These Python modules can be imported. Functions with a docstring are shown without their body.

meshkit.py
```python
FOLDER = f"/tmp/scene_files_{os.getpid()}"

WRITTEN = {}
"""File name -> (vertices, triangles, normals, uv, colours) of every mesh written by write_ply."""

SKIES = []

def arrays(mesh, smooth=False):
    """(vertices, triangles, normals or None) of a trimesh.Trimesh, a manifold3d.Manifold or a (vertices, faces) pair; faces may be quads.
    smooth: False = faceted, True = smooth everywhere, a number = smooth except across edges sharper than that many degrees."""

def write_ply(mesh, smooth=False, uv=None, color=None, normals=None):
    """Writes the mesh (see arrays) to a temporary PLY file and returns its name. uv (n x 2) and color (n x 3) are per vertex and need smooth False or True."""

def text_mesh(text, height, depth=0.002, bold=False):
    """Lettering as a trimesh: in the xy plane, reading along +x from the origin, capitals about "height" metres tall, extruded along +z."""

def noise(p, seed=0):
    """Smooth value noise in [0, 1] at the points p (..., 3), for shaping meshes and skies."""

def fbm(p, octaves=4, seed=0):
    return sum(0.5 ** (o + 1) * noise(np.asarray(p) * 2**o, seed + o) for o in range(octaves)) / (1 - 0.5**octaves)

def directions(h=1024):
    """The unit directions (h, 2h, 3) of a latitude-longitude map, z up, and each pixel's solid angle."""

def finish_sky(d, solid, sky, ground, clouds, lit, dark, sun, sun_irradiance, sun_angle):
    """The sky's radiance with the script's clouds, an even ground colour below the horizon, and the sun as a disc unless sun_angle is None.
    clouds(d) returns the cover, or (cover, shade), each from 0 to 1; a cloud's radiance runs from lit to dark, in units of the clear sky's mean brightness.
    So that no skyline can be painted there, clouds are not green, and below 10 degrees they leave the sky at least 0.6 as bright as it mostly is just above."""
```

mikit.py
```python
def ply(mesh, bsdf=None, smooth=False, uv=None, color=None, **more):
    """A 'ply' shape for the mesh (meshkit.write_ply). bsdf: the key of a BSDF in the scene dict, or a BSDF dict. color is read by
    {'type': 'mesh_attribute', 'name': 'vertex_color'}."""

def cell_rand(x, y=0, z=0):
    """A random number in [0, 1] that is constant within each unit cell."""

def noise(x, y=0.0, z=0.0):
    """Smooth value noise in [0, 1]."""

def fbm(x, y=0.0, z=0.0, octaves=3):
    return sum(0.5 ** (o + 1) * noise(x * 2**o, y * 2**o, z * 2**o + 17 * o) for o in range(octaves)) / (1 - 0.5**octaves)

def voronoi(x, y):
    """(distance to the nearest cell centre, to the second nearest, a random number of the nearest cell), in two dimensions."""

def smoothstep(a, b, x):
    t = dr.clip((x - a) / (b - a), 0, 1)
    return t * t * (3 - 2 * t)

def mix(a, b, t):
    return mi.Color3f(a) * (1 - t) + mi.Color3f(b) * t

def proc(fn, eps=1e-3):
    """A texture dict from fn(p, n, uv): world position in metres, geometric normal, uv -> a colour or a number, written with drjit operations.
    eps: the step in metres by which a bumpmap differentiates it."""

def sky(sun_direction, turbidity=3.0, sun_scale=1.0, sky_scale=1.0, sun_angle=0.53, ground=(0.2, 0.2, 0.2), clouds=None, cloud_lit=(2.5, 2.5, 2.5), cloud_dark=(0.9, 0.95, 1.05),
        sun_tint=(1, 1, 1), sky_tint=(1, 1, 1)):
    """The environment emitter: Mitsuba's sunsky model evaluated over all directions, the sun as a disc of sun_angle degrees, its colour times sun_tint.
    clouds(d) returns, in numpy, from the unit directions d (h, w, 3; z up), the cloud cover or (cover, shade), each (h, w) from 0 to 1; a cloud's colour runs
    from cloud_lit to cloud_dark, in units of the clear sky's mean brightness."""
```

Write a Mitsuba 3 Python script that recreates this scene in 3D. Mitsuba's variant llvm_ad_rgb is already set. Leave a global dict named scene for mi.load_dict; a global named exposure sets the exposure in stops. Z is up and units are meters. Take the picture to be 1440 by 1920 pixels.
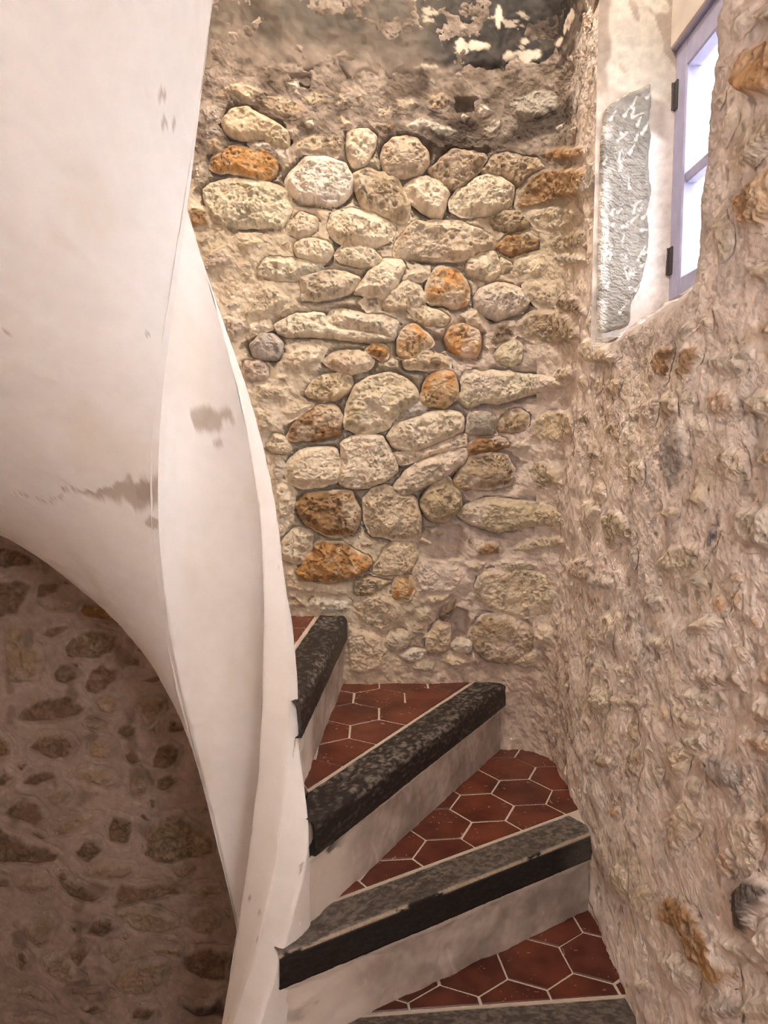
import math, random
import numpy as np
import trimesh
import mitsuba as mi
import drjit as dr
from scipy.ndimage import distance_transform_edt, gaussian_filter
from scipy.spatial import Delaunay, cKDTree
from scipy.interpolate import PchipInterpolator
import shapely
from shapely.geometry import Polygon, LineString, box as sbox
import mikit, meshkit
from meshkit import fbm, noise

T = mi.ScalarTransform4f
random.seed(7)
rng = np.random.default_rng(7)
scene, labels = {}, {}

# ------------------------------------------------------------------ camera, sky, lamp, exposure
CAM_Z, PITCH = 1.0383, math.radians(5.02)
scene['camera'] = {'type': 'perspective', 'fov': 2 * math.degrees(math.atan(720 / 1400)), 'fov_axis': 'x', 'near_clip': 0.02,
                   'to_world': T().look_at(origin=[0, 0, CAM_Z], target=[0, math.cos(PITCH), CAM_Z - math.sin(PITCH)], up=[0, 0, 1])}


def overcast(d):
    return np.ones(d.shape[:2]), 0.25 + 0.35 * (1 - np.clip(d[..., 2], 0, 1))


scene['sky'] = mikit.sky((0.6, -0.5, 0.6), sun_scale=0.0, clouds=overcast, cloud_lit=(8.5, 8.9, 9.6), cloud_dark=(7.2, 7.6, 8.2), ground=(.42, .40, .38))
exposure = 4.12

# ------------------------------------------------------------------ materials
VC = {'type': 'mesh_attribute', 'name': 'vertex_color'}


def coarse(p, n, uv):
    return 0.65 * mikit.noise(p.x * 120, p.y * 120, p.z * 120) + 0.42 * mikit.noise(p.x * 330, p.y * 330, p.z * 330)


def fine(p, n, uv):
    return mikit.noise(p.x * 60, p.y * 60, p.z * 60) + 0.2 * mikit.noise(p.x * 230, p.y * 230, p.z * 230)


def rough(scale, fn, roughness=0.9, spec=0.2, color=VC, **k):
    return {'type': 'twosided', 'b': {'type': 'bumpmap', 'tex': mikit.proc(fn, 8e-4), 'scale': scale,
            'b': {'type': 'principled', 'base_color': color, 'roughness': roughness, 'specular': spec, **k}}}


scene['stone_mat'] = rough(0.007, coarse)
scene['mortar_mat'] = rough(0.006, coarse)
scene['plaster_mat'] = rough(0.0012, fine, 0.65, 0.3)
scene['nosing_mat'] = rough(0.0012, coarse, 0.5, 0.4)


def tile_color(p, n, uv):
    a = mikit.fbm(p.x * 14, p.y * 14, p.z * 14, 3)
    c = mikit.mix(mi.Color3f(0.062, 0.0135, 0.008), mi.Color3f(0.125, 0.030, 0.017), mikit.smoothstep(0.25, 0.75, a))
    s = mikit.smoothstep(0.86, 0.93, mikit.noise(p.x * 170, p.y * 170, 3.0)) * mikit.smoothstep(0.55, 0.75, mikit.noise(p.x * 30, p.y * 30, 9.0))
    return mikit.mix(c, mi.Color3f(0.40, 0.26, 0.20), s * 0.6)


scene['tile_mat'] = rough(0.0008, fine, 0.38, 0.5, mikit.proc(tile_color))


def paint_color(p, n, uv):
    a = mikit.fbm(p.x * 40, p.y * 40, p.z * 25, 3)
    return mikit.mix(mi.Color3f(0.24, 0.235, 0.36), mi.Color3f(0.36, 0.35, 0.48), a)


scene['paint_mat'] = {'type': 'twosided', 'b': {'type': 'principled', 'base_color': mikit.proc(paint_color), 'roughness': 0.5, 'specular': 0.4}}
scene['iron_mat'] = {'type': 'twosided', 'b': {'type': 'principled', 'base_color': {'type': 'rgb', 'value': [0.06, 0.05, 0.05]}, 'roughness': 0.6, 'metallic': 0.4}}
scene['glass_mat'] = {'type': 'thindielectric', 'int_ior': 1.5}

# ------------------------------------------------------------------ helpers
COUNT = {}


def numbered(name):
    n = COUNT.get(name, -1) + 1
    COUNT[name] = n
    return name if n == 0 else f'{name}_{n:03d}'


def put(name, mesh, mat, parent=None, smooth=False, label=None, **props):
    key = numbered(f'{parent}__{name}' if parent else name)
    color = props.pop('color', None)
    scene[key] = mikit.ply(mesh, mat, smooth=smooth, color=color)
    if label:
        props['label'] = label
    if props:
        labels[key] = props
    return key


def lerp(a, b, t):
    a, b = np.asarray(a, float), np.asarray(b, float)
    t = np.asarray(t)[..., None]
    return a * (1 - t) + b * t


def sstep(a, b, x):
    t = np.clip((x - a) / (b - a), 0, 1)
    return t * t * (3 - 2 * t)


def grid_faces(nu, nv, keep=None):
    i = np.arange(nu * nv).reshape(nu, nv)
    a, b, c, d = i[:-1, :-1].ravel(), i[1:, :-1].ravel(), i[1:, 1:].ravel(), i[:-1, 1:].ravel()
    q = np.stack([a, b, c, d], 1)
    if keep is not None:
        q = q[keep.ravel()]
    return np.vstack([q[:, [0, 1, 2]], q[:, [0, 2, 3]]])


def bevel_box(x0, x1, y0, y1, z0, z1, b=0.003):
    pts = []
    for k in range(3):
        e = [b, b, b]
        e[k] = 0
        for sx in (0, 1):
            for sy in (0, 1):
                for sz in (0, 1):
                    pts.append([(x0 + e[0], x1 - e[0])[sx], (y0 + e[1], y1 - e[1])[sy], (z0 + e[2], z1 - e[2])[sz]])
    return trimesh.Trimesh(np.array(pts)).convex_hull


# ------------------------------------------------------------------ the room: a wall path in plan, u along it (u<0 right wall, then the corner, then the back wall)
XR, YB, RF = 0.455, 2.03, 0.10
ARC = RF * math.pi / 2
Z_FLOOR = -0.66


def path(u):
    u = np.asarray(u, float)
    a = np.clip(u / RF, 0, math.pi / 2)
    x = XR - RF + RF * np.cos(a) - np.maximum(u - ARC, 0)
    y = YB - RF + RF * np.sin(a) + np.minimum(u, 0)
    return x, y, -np.cos(a), -np.sin(a)


def wall_point(u, z, d):
    x, y, nx, ny = path(u)
    return np.stack([x + nx * d, y + ny * d, np.asarray(z, float) + 0 * x], -1)


WIN_Y0, WIN_Y1, WIN_Z0, WIN_Z1 = 1.085, 1.645, 1.262, 2.45
WU0, WU1 = WIN_Y0 - (YB - RF), WIN_Y1 - (YB - RF)


def window_distance(u, z):
    """Distance outside the window opening on the right wall (negative inside)."""
    wob = 0.012 * (noise(np.stack([u * 25, z * 25, u * 0], -1), 5) - 0.5)
    lean = 0.085 - 0.20 * np.clip(z - WIN_Z0, 0, 0.4)
    du, dz = np.maximum(WU0 + lean - u, u - WU1), np.maximum(WIN_Z0 + 0.045 * (WU1 - u) - z, z - WIN_Z1)
    out = np.hypot(np.maximum(du, 0), np.maximum(dz, 0)) + np.minimum(np.maximum(du, dz), 0)
    return out + wob


def base_depth(u, z, wall):
    """The slow bulges of a wall, and the rounding of its edge at the window."""
    p = np.stack([u, z, np.full_like(u, {'right': 7.0, 'back': 7.0, 'left': 15.0}[wall])], -1)
    amp = 0.012 if wall == 'left' else 0.03 - 0.008 * sstep(-0.3, 0.15, u)
    d = amp * (fbm(p * 4.5, 2, 3) - 0.5) - 0.004
    if wall == 'right':
        e = window_distance(u, z)
        r = 0.045
        far = u > WU1 - 0.01                       # the far side ends at a sharp jamb
        d = np.where((e < r) & ~far, d - (r - np.sqrt(np.maximum(r * r - np.square(np.clip(r - e, 0, r)), 0))), d)
    return d


def mortar_depth(u, z, wall):
    p3 = np.c_[u, z, np.full(len(u), 9.0 if wall == 'left' else 7.0)]
    amp = 0.6 if wall == 'left' else 0.68 + 0.62 * sstep(-0.3, 0.15, u)
    d = base_depth(u, z, wall)
    ridge = np.abs(fbm(p3 * 13 + 50, 3, 34) - 0.5)
    return d + amp * ((fbm(p3 * 18, 3, 31) - 0.5) * 0.016 + (0.12 - ridge) * 0.02 + (fbm(p3 * 70, 3, 32) - 0.5) * 0.0065 + (noise(p3 * 210, 33) - 0.5) * 0.0022), p3


# tones of stone (linear albedo)
TONE = {'c': (.66, .565, .43), 'b': (.57, .465, .335), 'e': (.43, .33, .225), 'o': (.46, .25, .10), 'O': (.56, .38, .22), 'd': (.24, .17, .12),
        'D': (.10, .08, .07), 'r': (.34, .20, .10), 'g': (.44, .385, .34), 'G': (.43, .37, .325), 'w': (.70, .62, .53), 'p': (.50, .39, .31),
        'P': (.60, .42, .29), 'y': (.57, .45, .30), 'B': (.25, .24, .27), 'F': (.42, .33, .22)}
STONES = {}
HOLES = {}
STONES['right'] = [(t, p / 1000, np.array(q) / 1000) for t, p, q in [
 ('y', 8, [(-556,438),(-577,479),(-646,507),(-656,494),(-618,434),(-563,409)]),
 ('b', 12, [(-733,423),(-799,486),(-855,513),(-891,501),(-882,477),(-824,425),(-826,412),(-781,379),(-758,399)]),
 ('P', 15, [(-935,465),(-941,480),(-988,520),(-998,508),(-1000,483),(-959,453)]),
 ('D', 25, [(-984,439),(-1010,473),(-1038,505),(-1078,523),(-1102,519),(-1085,489),(-1055,456),(-1057,438),(-1029,412),(-992,398),(-999,430)]),
 ('o', 12, [(-747,268),(-766,303),(-812,338),(-886,359),(-915,356),(-943,348),(-950,331),(-994,351),(-1009,342),(-983,308),(-944,278),(-911,276),(-859,255),(-838,274),(-798,268),(-756,251)]),
 ('w', 15, [(-952,359),(-994,391),(-1051,415),(-1080,414),(-1073,399),(-1036,381),(-987,358)]),
 ('g', 10, [(-869,585),(-917,615),(-990,636),(-1030,628),(-1015,600),(-962,572),(-895,555)]),
 ('y', 10, [(-770,550),(-808,574),(-845,582),(-823,552),(-799,523),(-772,527)]),
 ('b', 8, [(-823,521),(-846,544),(-870,548),(-866,523),(-836,514)]),
 ('w', 15, [(-751,188),(-799,233),(-869,260),(-905,266),(-895,238),(-843,193),(-775,168)]),
 ('g', 12, [(-898,220),(-930,255),(-997,317),(-1021,313),(-1014,285),(-901,192)]),
 ('y', 8, [(-635,233),(-700,279),(-716,277),(-671,219),(-629,198)]),
 ('P', 15, [(-1071,603),(-1096,625),(-1123,637),(-1129,567),(-1103,548),(-1077,536)]),
 ('w', 20, [(-1059,444),(-1112,502),(-1146,517),(-1151,465),(-1118,433),(-1089,423),(-1056,423)]),
 ('c', 12, [(-949,522),(-980,557),(-1052,597),(-1067,568),(-1062,528),(-1014,487),(-999,500),(-979,520)]),
 ('c', 10, [(-462,154),(-542,235),(-600,250),(-604,207),(-530,141)]),
 ('O', 6, [(-485,312),(-536,338),(-547,330),(-508,303)]),
 ('c', 15, [(-1043,353),(-1114,412),(-1148,434),(-1151,398),(-1039,305)]),
 ('b', 7, [(-665,79),(-727,126),(-729,110),(-691,69)]),
 ('r', 10, [(-636,1179),(-654,1201),(-702,1206),(-748,1189),(-733,1179),(-711,1164),(-719,1147),(-690,1140),(-658,1156)]),
 ('r', 12, [(-760,1155),(-773,1186),(-817,1192),(-851,1180),(-843,1166),(-825,1156),(-822,1141),(-792,1138),(-766,1144)]),
 ('G', 12, [(-694,1031),(-717,1074),(-772,1079),(-804,1060),(-810,1024),(-804,1008),(-737,978),(-716,980),(-699,1005)]),
 ('e', 12, [(-677,1117),(-712,1124),(-758,1118),(-770,1101),(-771,1085),(-727,1083),(-697,1090)]),
 ('P', 12, [(-863,1096),(-870,1116),(-912,1122),(-952,1109),(-972,1090),(-970,1075),(-895,1076),(-869,1081)]),
 ('c', 15, [(-986,1096),(-1002,1108),(-1041,1107),(-1078,1100),(-1080,1074),(-1012,1070),(-988,1076)]),
 ('P', 10, [(-999,1186),(-1041,1186),(-1071,1179),(-1072,1163),(-1007,1174)]),
 ('O', 10, [(-1007,1017),(-1023,1028),(-1054,1036),(-1083,1035),(-1085,1020),(-1021,1014)]),
 ('c', 10, [(-903,1005),(-921,1036),(-966,1040),(-986,1023),(-992,1000),(-955,996)]),
 ('y', 10, [(-811,948),(-814,972),(-837,985),(-866,979),(-877,957),(-846,945)]),
 ('y', 7, [(-692,925),(-726,939),(-776,939),(-767,926),(-728,918)]),
 ('e', 15, [(-366,890),(-430,917),(-500,913),(-550,887),(-582,871),(-568,860),(-505,862),(-420,824),(-389,847)]),
 ('B', 8, [(-868,914),(-885,930),(-915,927),(-904,906),(-875,887)]),
 ('y', 10, [(-370,1172),(-433,1183),(-493,1162),(-463,1133),(-391,1144)]),
 ('e', 8, [(-384,1073),(-436,1093),(-496,1086),(-490,1066),(-467,1040),(-422,1054)]),
 ('c', 8, [(-772,1121),(-822,1120),(-829,1102),(-790,1098)]),
 ('c', 10, [(-834,1075),(-861,1079),(-872,1062),(-859,1053),(-831,1059)]),
 ('d', 7, [(-242,1023),(-316,1032),(-358,1013),(-287,1009)]),
 ('c', 10, [(-538,1006),(-589,1021),(-632,1006),(-621,970),(-571,973)]),
 ('p', 10, [(-588,1116),(-660,1130),(-674,1107),(-664,1078),(-626,1072),(-583,1088)]),
 ('c', 12, [(-194,901),(-283,929),(-368,907),(-310,873),(-199,839)]),
 ('b', 8, [(-284,947),(-364,965),(-405,937),(-349,916)]),
 ('w', 10, [(-858,1166),(-948,1169),(-978,1153),(-980,1133),(-900,1130),(-865,1145)]),
 ('g', 8, [(-957,1157),(-986,1159),(-993,1146),(-962,1143)]),
 ('g', 8, [(-753,1221),(-784,1224),(-828,1213),(-810,1202),(-770,1206)]),
 ('b', 10, [(-853,1222),(-884,1222),(-881,1201),(-850,1204)]),
 ('b', 15, [(-170,1251),(-237,1284),(-383,1244),(-474,1211),(-423,1199),(-242,1221)]),
 ('g', 22, [(-348,1269),(-562,1246),(-564,1224),(-487,1217),(-416,1239)]),
 ('w', 15, [(-965,960),(-1065,973),(-1100,971),(-1105,921),(-985,907),(-964,927)]),
 ('b', 12, [(-663,838),(-700,855),(-767,884),(-857,901),(-882,878),(-852,854),(-738,830)]),
 ('g', 10, [(-820,842),(-867,858),(-887,841),(-851,830)]),
 ('O', 8, [(-895,819),(-914,840),(-951,838),(-945,816),(-917,805)]),
 ('O', 7, [(-953,846),(-986,854),(-993,819),(-959,819)]),
 ('O', 6, [(-942,866),(-965,873),(-987,872),(-966,859)]),
 ('c', 15, [(-815,757),(-834,778),(-914,805),(-936,799),(-908,781)]),
 ('c', 8, [(-642,690),(-661,709),(-752,733),(-770,722),(-719,699)]),
 ('g', 8, [(-621,771),(-674,791),(-723,788),(-689,762),(-643,757)]),
 ('p', 10, [(-823,695),(-871,714),(-962,740),(-985,749),(-1001,730),(-945,715),(-882,692),(-834,686)]),
 ('b', 12, [(-731,644),(-789,640),(-841,640),(-914,659),(-912,640),(-844,612),(-793,594),(-784,630)]),
 ('P', 9, [(-734,616),(-768,626),(-779,597),(-754,592)]),
 ('y', 8, [(-762,551),(-799,577),(-840,579),(-785,547)]),
 ('y', 9, [(-787,544),(-838,568),(-830,541),(-805,522),(-777,522)]),
 ('y', 10, [(-551,500),(-564,531),(-616,552),(-627,509),(-599,490),(-561,475)]),
 ('b', 8, [(-459,528),(-542,567),(-658,592),(-611,565),(-520,530)]),
 ('e', 10, [(-340,354),(-428,406),(-517,421),(-431,364)]),
 ('y', 7, [(-244,610),(-309,642),(-352,623),(-313,595)]),
 ('c', 10, [(-364,678),(-430,704),(-493,687),(-463,630),(-369,619)]),
 ('g', 10, [(-273,746),(-356,766),(-460,776),(-461,755),(-408,739),(-297,729)]),
 ('c', 8, [(-968,774),(-986,785),(-1012,780),(-988,764)]),
 ('P', 15, [(-1046,763),(-1069,789),(-1109,802),(-1113,762),(-1051,746)]),
 ('P', 10, [(-989,661),(-1040,687),(-1112,709),(-1114,688),(-1026,651)]),
 ('O', 6, [(-1023,826),(-1032,832),(-1043,823),(-1033,816)]),
 ('w', 10, [(-815,670),(-909,693),(-919,670),(-852,648)]),
 ('w', 10, [(-801,589),(-887,627),(-898,608),(-853,581)]),
 ('w', 15, [(-1022,730),(-1114,755),(-1117,720),(-1032,694)]),
 ('c', 12, [(-352,517),(-474,555),(-452,500),(-356,465),(-302,470)]),
 ('c', 8, [(-462,597),(-574,641),(-606,621),(-515,584)]),
 ('o', 30, [(-942,1485),(-943,1520),(-950,1536),(-999,1520),(-1036,1512),(-1071,1491),(-1077,1423),(-1043,1431),(-994,1453),(-956,1472)]),
 ('w', 12, [(-906,1575),(-931,1590),(-962,1559),(-938,1561),(-916,1562)]),
 ('p', 15, [(-957,1571),(-981,1567),(-1033,1539),(-1035,1520),(-970,1556)]),
 ('c', 10, [(-899,1475),(-917,1476),(-927,1460),(-915,1445),(-893,1436),(-887,1452)]),
 ('b', 25, [(-941,1427),(-974,1429),(-1037,1431),(-1072,1419),(-1075,1383),(-1037,1388),(-986,1380),(-944,1388),(-925,1408)]),
 ('O', 30, [(-932,1347),(-940,1364),(-994,1363),(-1048,1371),(-1082,1364),(-1087,1304),(-1050,1311),(-1011,1296),(-970,1309),(-943,1331)]),
 ('b', 10, [(-856,1363),(-901,1351),(-922,1321),(-911,1292),(-887,1289),(-874,1326)]),
 ('b', 10, [(-948,1267),(-1039,1251),(-1054,1239),(-1040,1233),(-971,1247)]),
]]
STONES['back'] = [(t, p / 1000, np.array(q) / 1000) for t, p, q in [
 ('b', 20, [(951,1965),(905,1982),(863,1973),(817,1960),(813,1947),(848,1942),(856,1931),(878,1936),(901,1953),(932,1938),(951,1942)]),
 ('e', 15, [(841,1934),(810,1954),(764,1948),(726,1934),(703,1908),(741,1891),(780,1893),(826,1919)]),
 ('b', 35, [(935,1888),(915,1917),(869,1921),(839,1903),(794,1881),(763,1855),(764,1822),(802,1826),(848,1840),(913,1851),(932,1862)]),
 ('o', 30, [(969,1768),(960,1797),(929,1819),(895,1827),(856,1812),(818,1812),(795,1782),(799,1753),(819,1741),(857,1747),(915,1758),(954,1756)]),
 ('c', 40, [(988,1710),(960,1732),(895,1739),(826,1732),(784,1721),(757,1687),(761,1661),(773,1631),(781,1618),(858,1616),(916,1618),(959,1631),(969,1661),(984,1684)]),
 ('w', 50, [(771,1737),(744,1767),(717,1793),(663,1793),(614,1774),(595,1741),(599,1708),(626,1682),(653,1672),(695,1682),(733,1685),(764,1711)]),
 ('b', 20, [(749,1829),(711,1851),(664,1851),(661,1807),(696,1803),(719,1803),(746,1803)]),
 ('e', 10, [(663,1846),(626,1850),(623,1817),(638,1794),(661,1805)]),
 ('c', 30, [(606,1860),(564,1867),(534,1853),(541,1812),(561,1779),(595,1771),(607,1801)]),
 ('b', 15, [(725,1945),(695,1963),(664,1952),(668,1930),(691,1915),(718,1926)]),
 ('b', 15, [(641,1930),(626,1959),(603,1948),(603,1923),(633,1915)]),
 ('b', 15, [(634,1889),(622,1901),(588,1875),(615,1864)]),
 ('b', 10, [(530,1917),(491,1920),(495,1891),(530,1891)]),
 ('d', 15, [(537,1875),(484,1882),(484,1860),(514,1853)]),
 ('b', 40, [(519,1795),(511,1824),(492,1839),(462,1843),(427,1835),(400,1810),(396,1780),(419,1751),(461,1743),(507,1751)]),
 ('e', 40, [(591,1751),(557,1765),(526,1751),(484,1743),(468,1721),(453,1695),(445,1661),(456,1631),(480,1633),(514,1646),(538,1661),(557,1661),(576,1684),(589,1721)]),
 ('r', 20, [(1023,1669),(976,1665),(965,1627),(977,1612),(1024,1616)]),
 ('w', 10, [(1014,1768),(991,1783),(976,1757),(992,1738),(1015,1731)]),
 ('e', 10, [(982,1839),(954,1850),(935,1831),(944,1809),(971,1809)]),
 ('w', 10, [(866,1831),(812,1835),(758,1817),(758,1787),(789,1787),(804,1809),(851,1817)]),
 ('w', 10, [(764,1979),(737,1983),(733,1950),(760,1953)]),
 ('g', 10, [(988,1913),(953,1931),(930,1920),(942,1887),(977,1880)]),
 ('g', 10, [(989,1865),(954,1876),(939,1854),(978,1839)]),
 ('w', 8, [(765,1862),(742,1869),(731,1854),(754,1843)]),
 ('e', 40, [(392,1762),(358,1795),(331,1813),(285,1810),(247,1799),(243,1788),(262,1762),(292,1736),(330,1717),(354,1725),(381,1743)]),
 ('e', 25, [(253,1761),(223,1798),(192,1802),(152,1795),(107,1783),(93,1762),(134,1753),(156,1724),(175,1739),(206,1754),(237,1757)]),
 ('r', 30, [(106,1793),(87,1801),(38,1799),(-158,1726),(-187,1696),(-134,1699),(36,1756),(81,1770)]),
 ('r', 45, [(165,1683),(158,1712),(123,1744),(79,1753),(-85,1707),(-199,1659),(-189,1631),(-165,1603),(5,1653),(105,1665),(146,1656),(165,1668)]),
 ('c', 50, [(458,1722),(423,1741),(396,1745),(369,1730),(342,1708),(350,1678),(361,1644),(380,1644),(407,1656),(438,1678),(454,1697)]),
 ('c', 50, [(338,1678),(320,1711),(293,1719),(270,1741),(232,1750),(201,1741),(174,1719),(173,1693),(185,1670),(223,1652),(273,1644),(311,1648),(334,1659)]),
 ('g', 30, [(-141,1621),(-138,1648),(-203,1661),(-264,1654),(-291,1620),(-282,1590),(-222,1591)]),
 ('g', 15, [(185,1926),(158,1952),(113,1963),(66,1933),(60,1902),(94,1889),(137,1892),(173,1901)]),
 ('w', 10, [(273,1931),(246,1931),(230,1906),(246,1894),(269,1898)]),
 ('w', 12, [(257,1864),(234,1890),(199,1883),(218,1853),(245,1842)]),
 ('w', 15, [(461,1867),(427,1886),(384,1893),(357,1875),(315,1860),(357,1845),(388,1853),(438,1856)]),
 ('D', 10, [(361,1843),(311,1857),(253,1843),(268,1831),(330,1828)]),
 ('b', 30, [(146,1656),(83,1665),(-69,1624),(-145,1570),(-43,1575),(82,1594),(117,1613)]),
 ('e', 30, [(229,1634),(198,1656),(155,1656),(136,1637),(136,1618),(189,1604),(217,1615)]),
 ('e', 12, [(408,1949),(358,1957),(331,1931),(357,1905),(392,1912)]),
 ('b', 12, [(484,1938),(442,1942),(415,1920),(446,1901),(484,1905)]),
 ('c', 35, [(770,1618),(750,1637),(731,1652),(692,1644),(689,1614),(712,1599),(739,1592),(766,1603)]),
 ('c', 50, [(657,1619),(649,1645),(626,1663),(557,1656),(511,1634),(484,1612),(495,1585),(541,1567),(580,1570),(615,1570),(649,1593)]),
 ('c', 40, [(751,1568),(727,1587),(692,1587),(654,1572),(650,1549),(673,1530),(705,1530),(743,1542)]),
 ('c', 30, [(643,1543),(619,1570),(569,1570),(538,1558),(518,1532),(542,1513),(581,1520),(627,1528)]),
 ('c', 30, [(846,1494),(830,1536),(775,1536),(721,1528),(682,1520),(690,1494),(729,1490),(748,1479),(799,1479)]),
 ('b', 35, [(729,1432),(729,1459),(736,1482),(705,1493),(666,1505),(619,1501),(577,1482),(596,1451),(643,1436),(686,1428)]),
 ('c', 45, [(588,1446),(557,1492),(511,1533),(464,1530),(456,1515),(472,1477),(514,1427),(549,1439)]),
 ('b', 30, [(514,1417),(491,1452),(456,1475),(421,1463),(401,1437),(409,1417),(456,1398),(495,1402)]),
 ('d', 15, [(565,1435),(522,1438),(518,1411),(558,1396)]),
 ('c', 35, [(808,1359),(749,1390),(675,1394),(663,1363),(628,1348),(558,1340),(491,1325),(550,1317),(636,1329),(714,1336),(769,1332),(797,1344)]),
 ('c', 45, [(667,1370),(651,1397),(604,1401),(557,1385),(518,1385),(475,1370),(483,1328),(530,1339),(581,1347),(643,1358)]),
 ('b', 20, [(888,1384),(863,1430),(839,1461),(800,1465),(769,1438),(769,1415),(801,1396),(848,1380)]),
 ('y', 10, [(927,1466),(899,1485),(895,1462),(915,1435),(927,1447)]),
 ('p', 20, [(995,1518),(979,1549),(939,1567),(905,1533),(924,1518),(968,1499),(987,1495)]),
 ('b', 15, [(901,1572),(885,1587),(846,1591),(830,1576),(870,1549),(897,1557)]),
 ('b', 10, [(967,1592),(959,1615),(936,1615),(944,1592),(956,1577)]),
 ('g', 40, [(871,1309),(847,1336),(812,1340),(785,1313),(785,1290),(801,1274),(848,1274),(867,1286)]),
 ('p', 20, [(955,1380),(915,1384),(876,1361),(888,1334),(924,1322),(943,1349)]),
 ('p', 25, [(890,1232),(885,1264),(853,1271),(830,1256),(826,1228),(858,1215),(882,1221)]),
 ('b', 40, [(675,1266),(644,1290),(577,1293),(538,1266),(550,1247),(597,1235),(644,1243)]),
 ('o', 30, [(558,1294),(542,1314),(503,1302),(503,1279),(518,1269),(546,1283)]),
 ('w', 12, [(877,1365),(838,1373),(810,1354),(850,1338),(874,1331)]),
 ('c', 15, [(787,1260),(755,1299),(684,1319),(668,1303),(685,1264),(748,1241)]),
 ('b', 45, [(484,1545),(484,1567),(461,1601),(434,1627),(376,1631),(311,1627),(253,1609),(218,1586),(217,1564),(271,1556),(275,1537),(321,1530),(395,1533),(445,1537),(473,1533)]),
 ('c', 40, [(294,1511),(282,1530),(252,1549),(217,1549),(205,1519),(208,1492),(235,1477),(259,1489),(286,1492)]),
 ('c', 30, [(200,1536),(177,1528),(172,1513),(196,1498),(204,1517)]),
 ('O', 40, [(402,1432),(398,1466),(387,1489),(368,1511),(321,1504),(297,1481),(286,1454),(289,1420),(320,1405),(348,1416),(383,1416)]),
 ('b', 20, [(453,1480),(441,1499),(398,1507),(390,1491),(413,1476)]),
 ('w', 50, [(270,1430),(251,1461),(205,1472),(158,1461),(125,1426),(141,1404),(180,1389),(211,1377),(243,1392),(266,1408)]),
 ('r', 30, [(212,1562),(205,1577),(182,1596),(131,1599),(107,1582),(111,1567),(144,1554),(177,1543)]),
 ('e', 25, [(78,1564),(55,1582),(-77,1562),(-177,1531),(-167,1494),(-20,1521),(66,1543)]),
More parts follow.
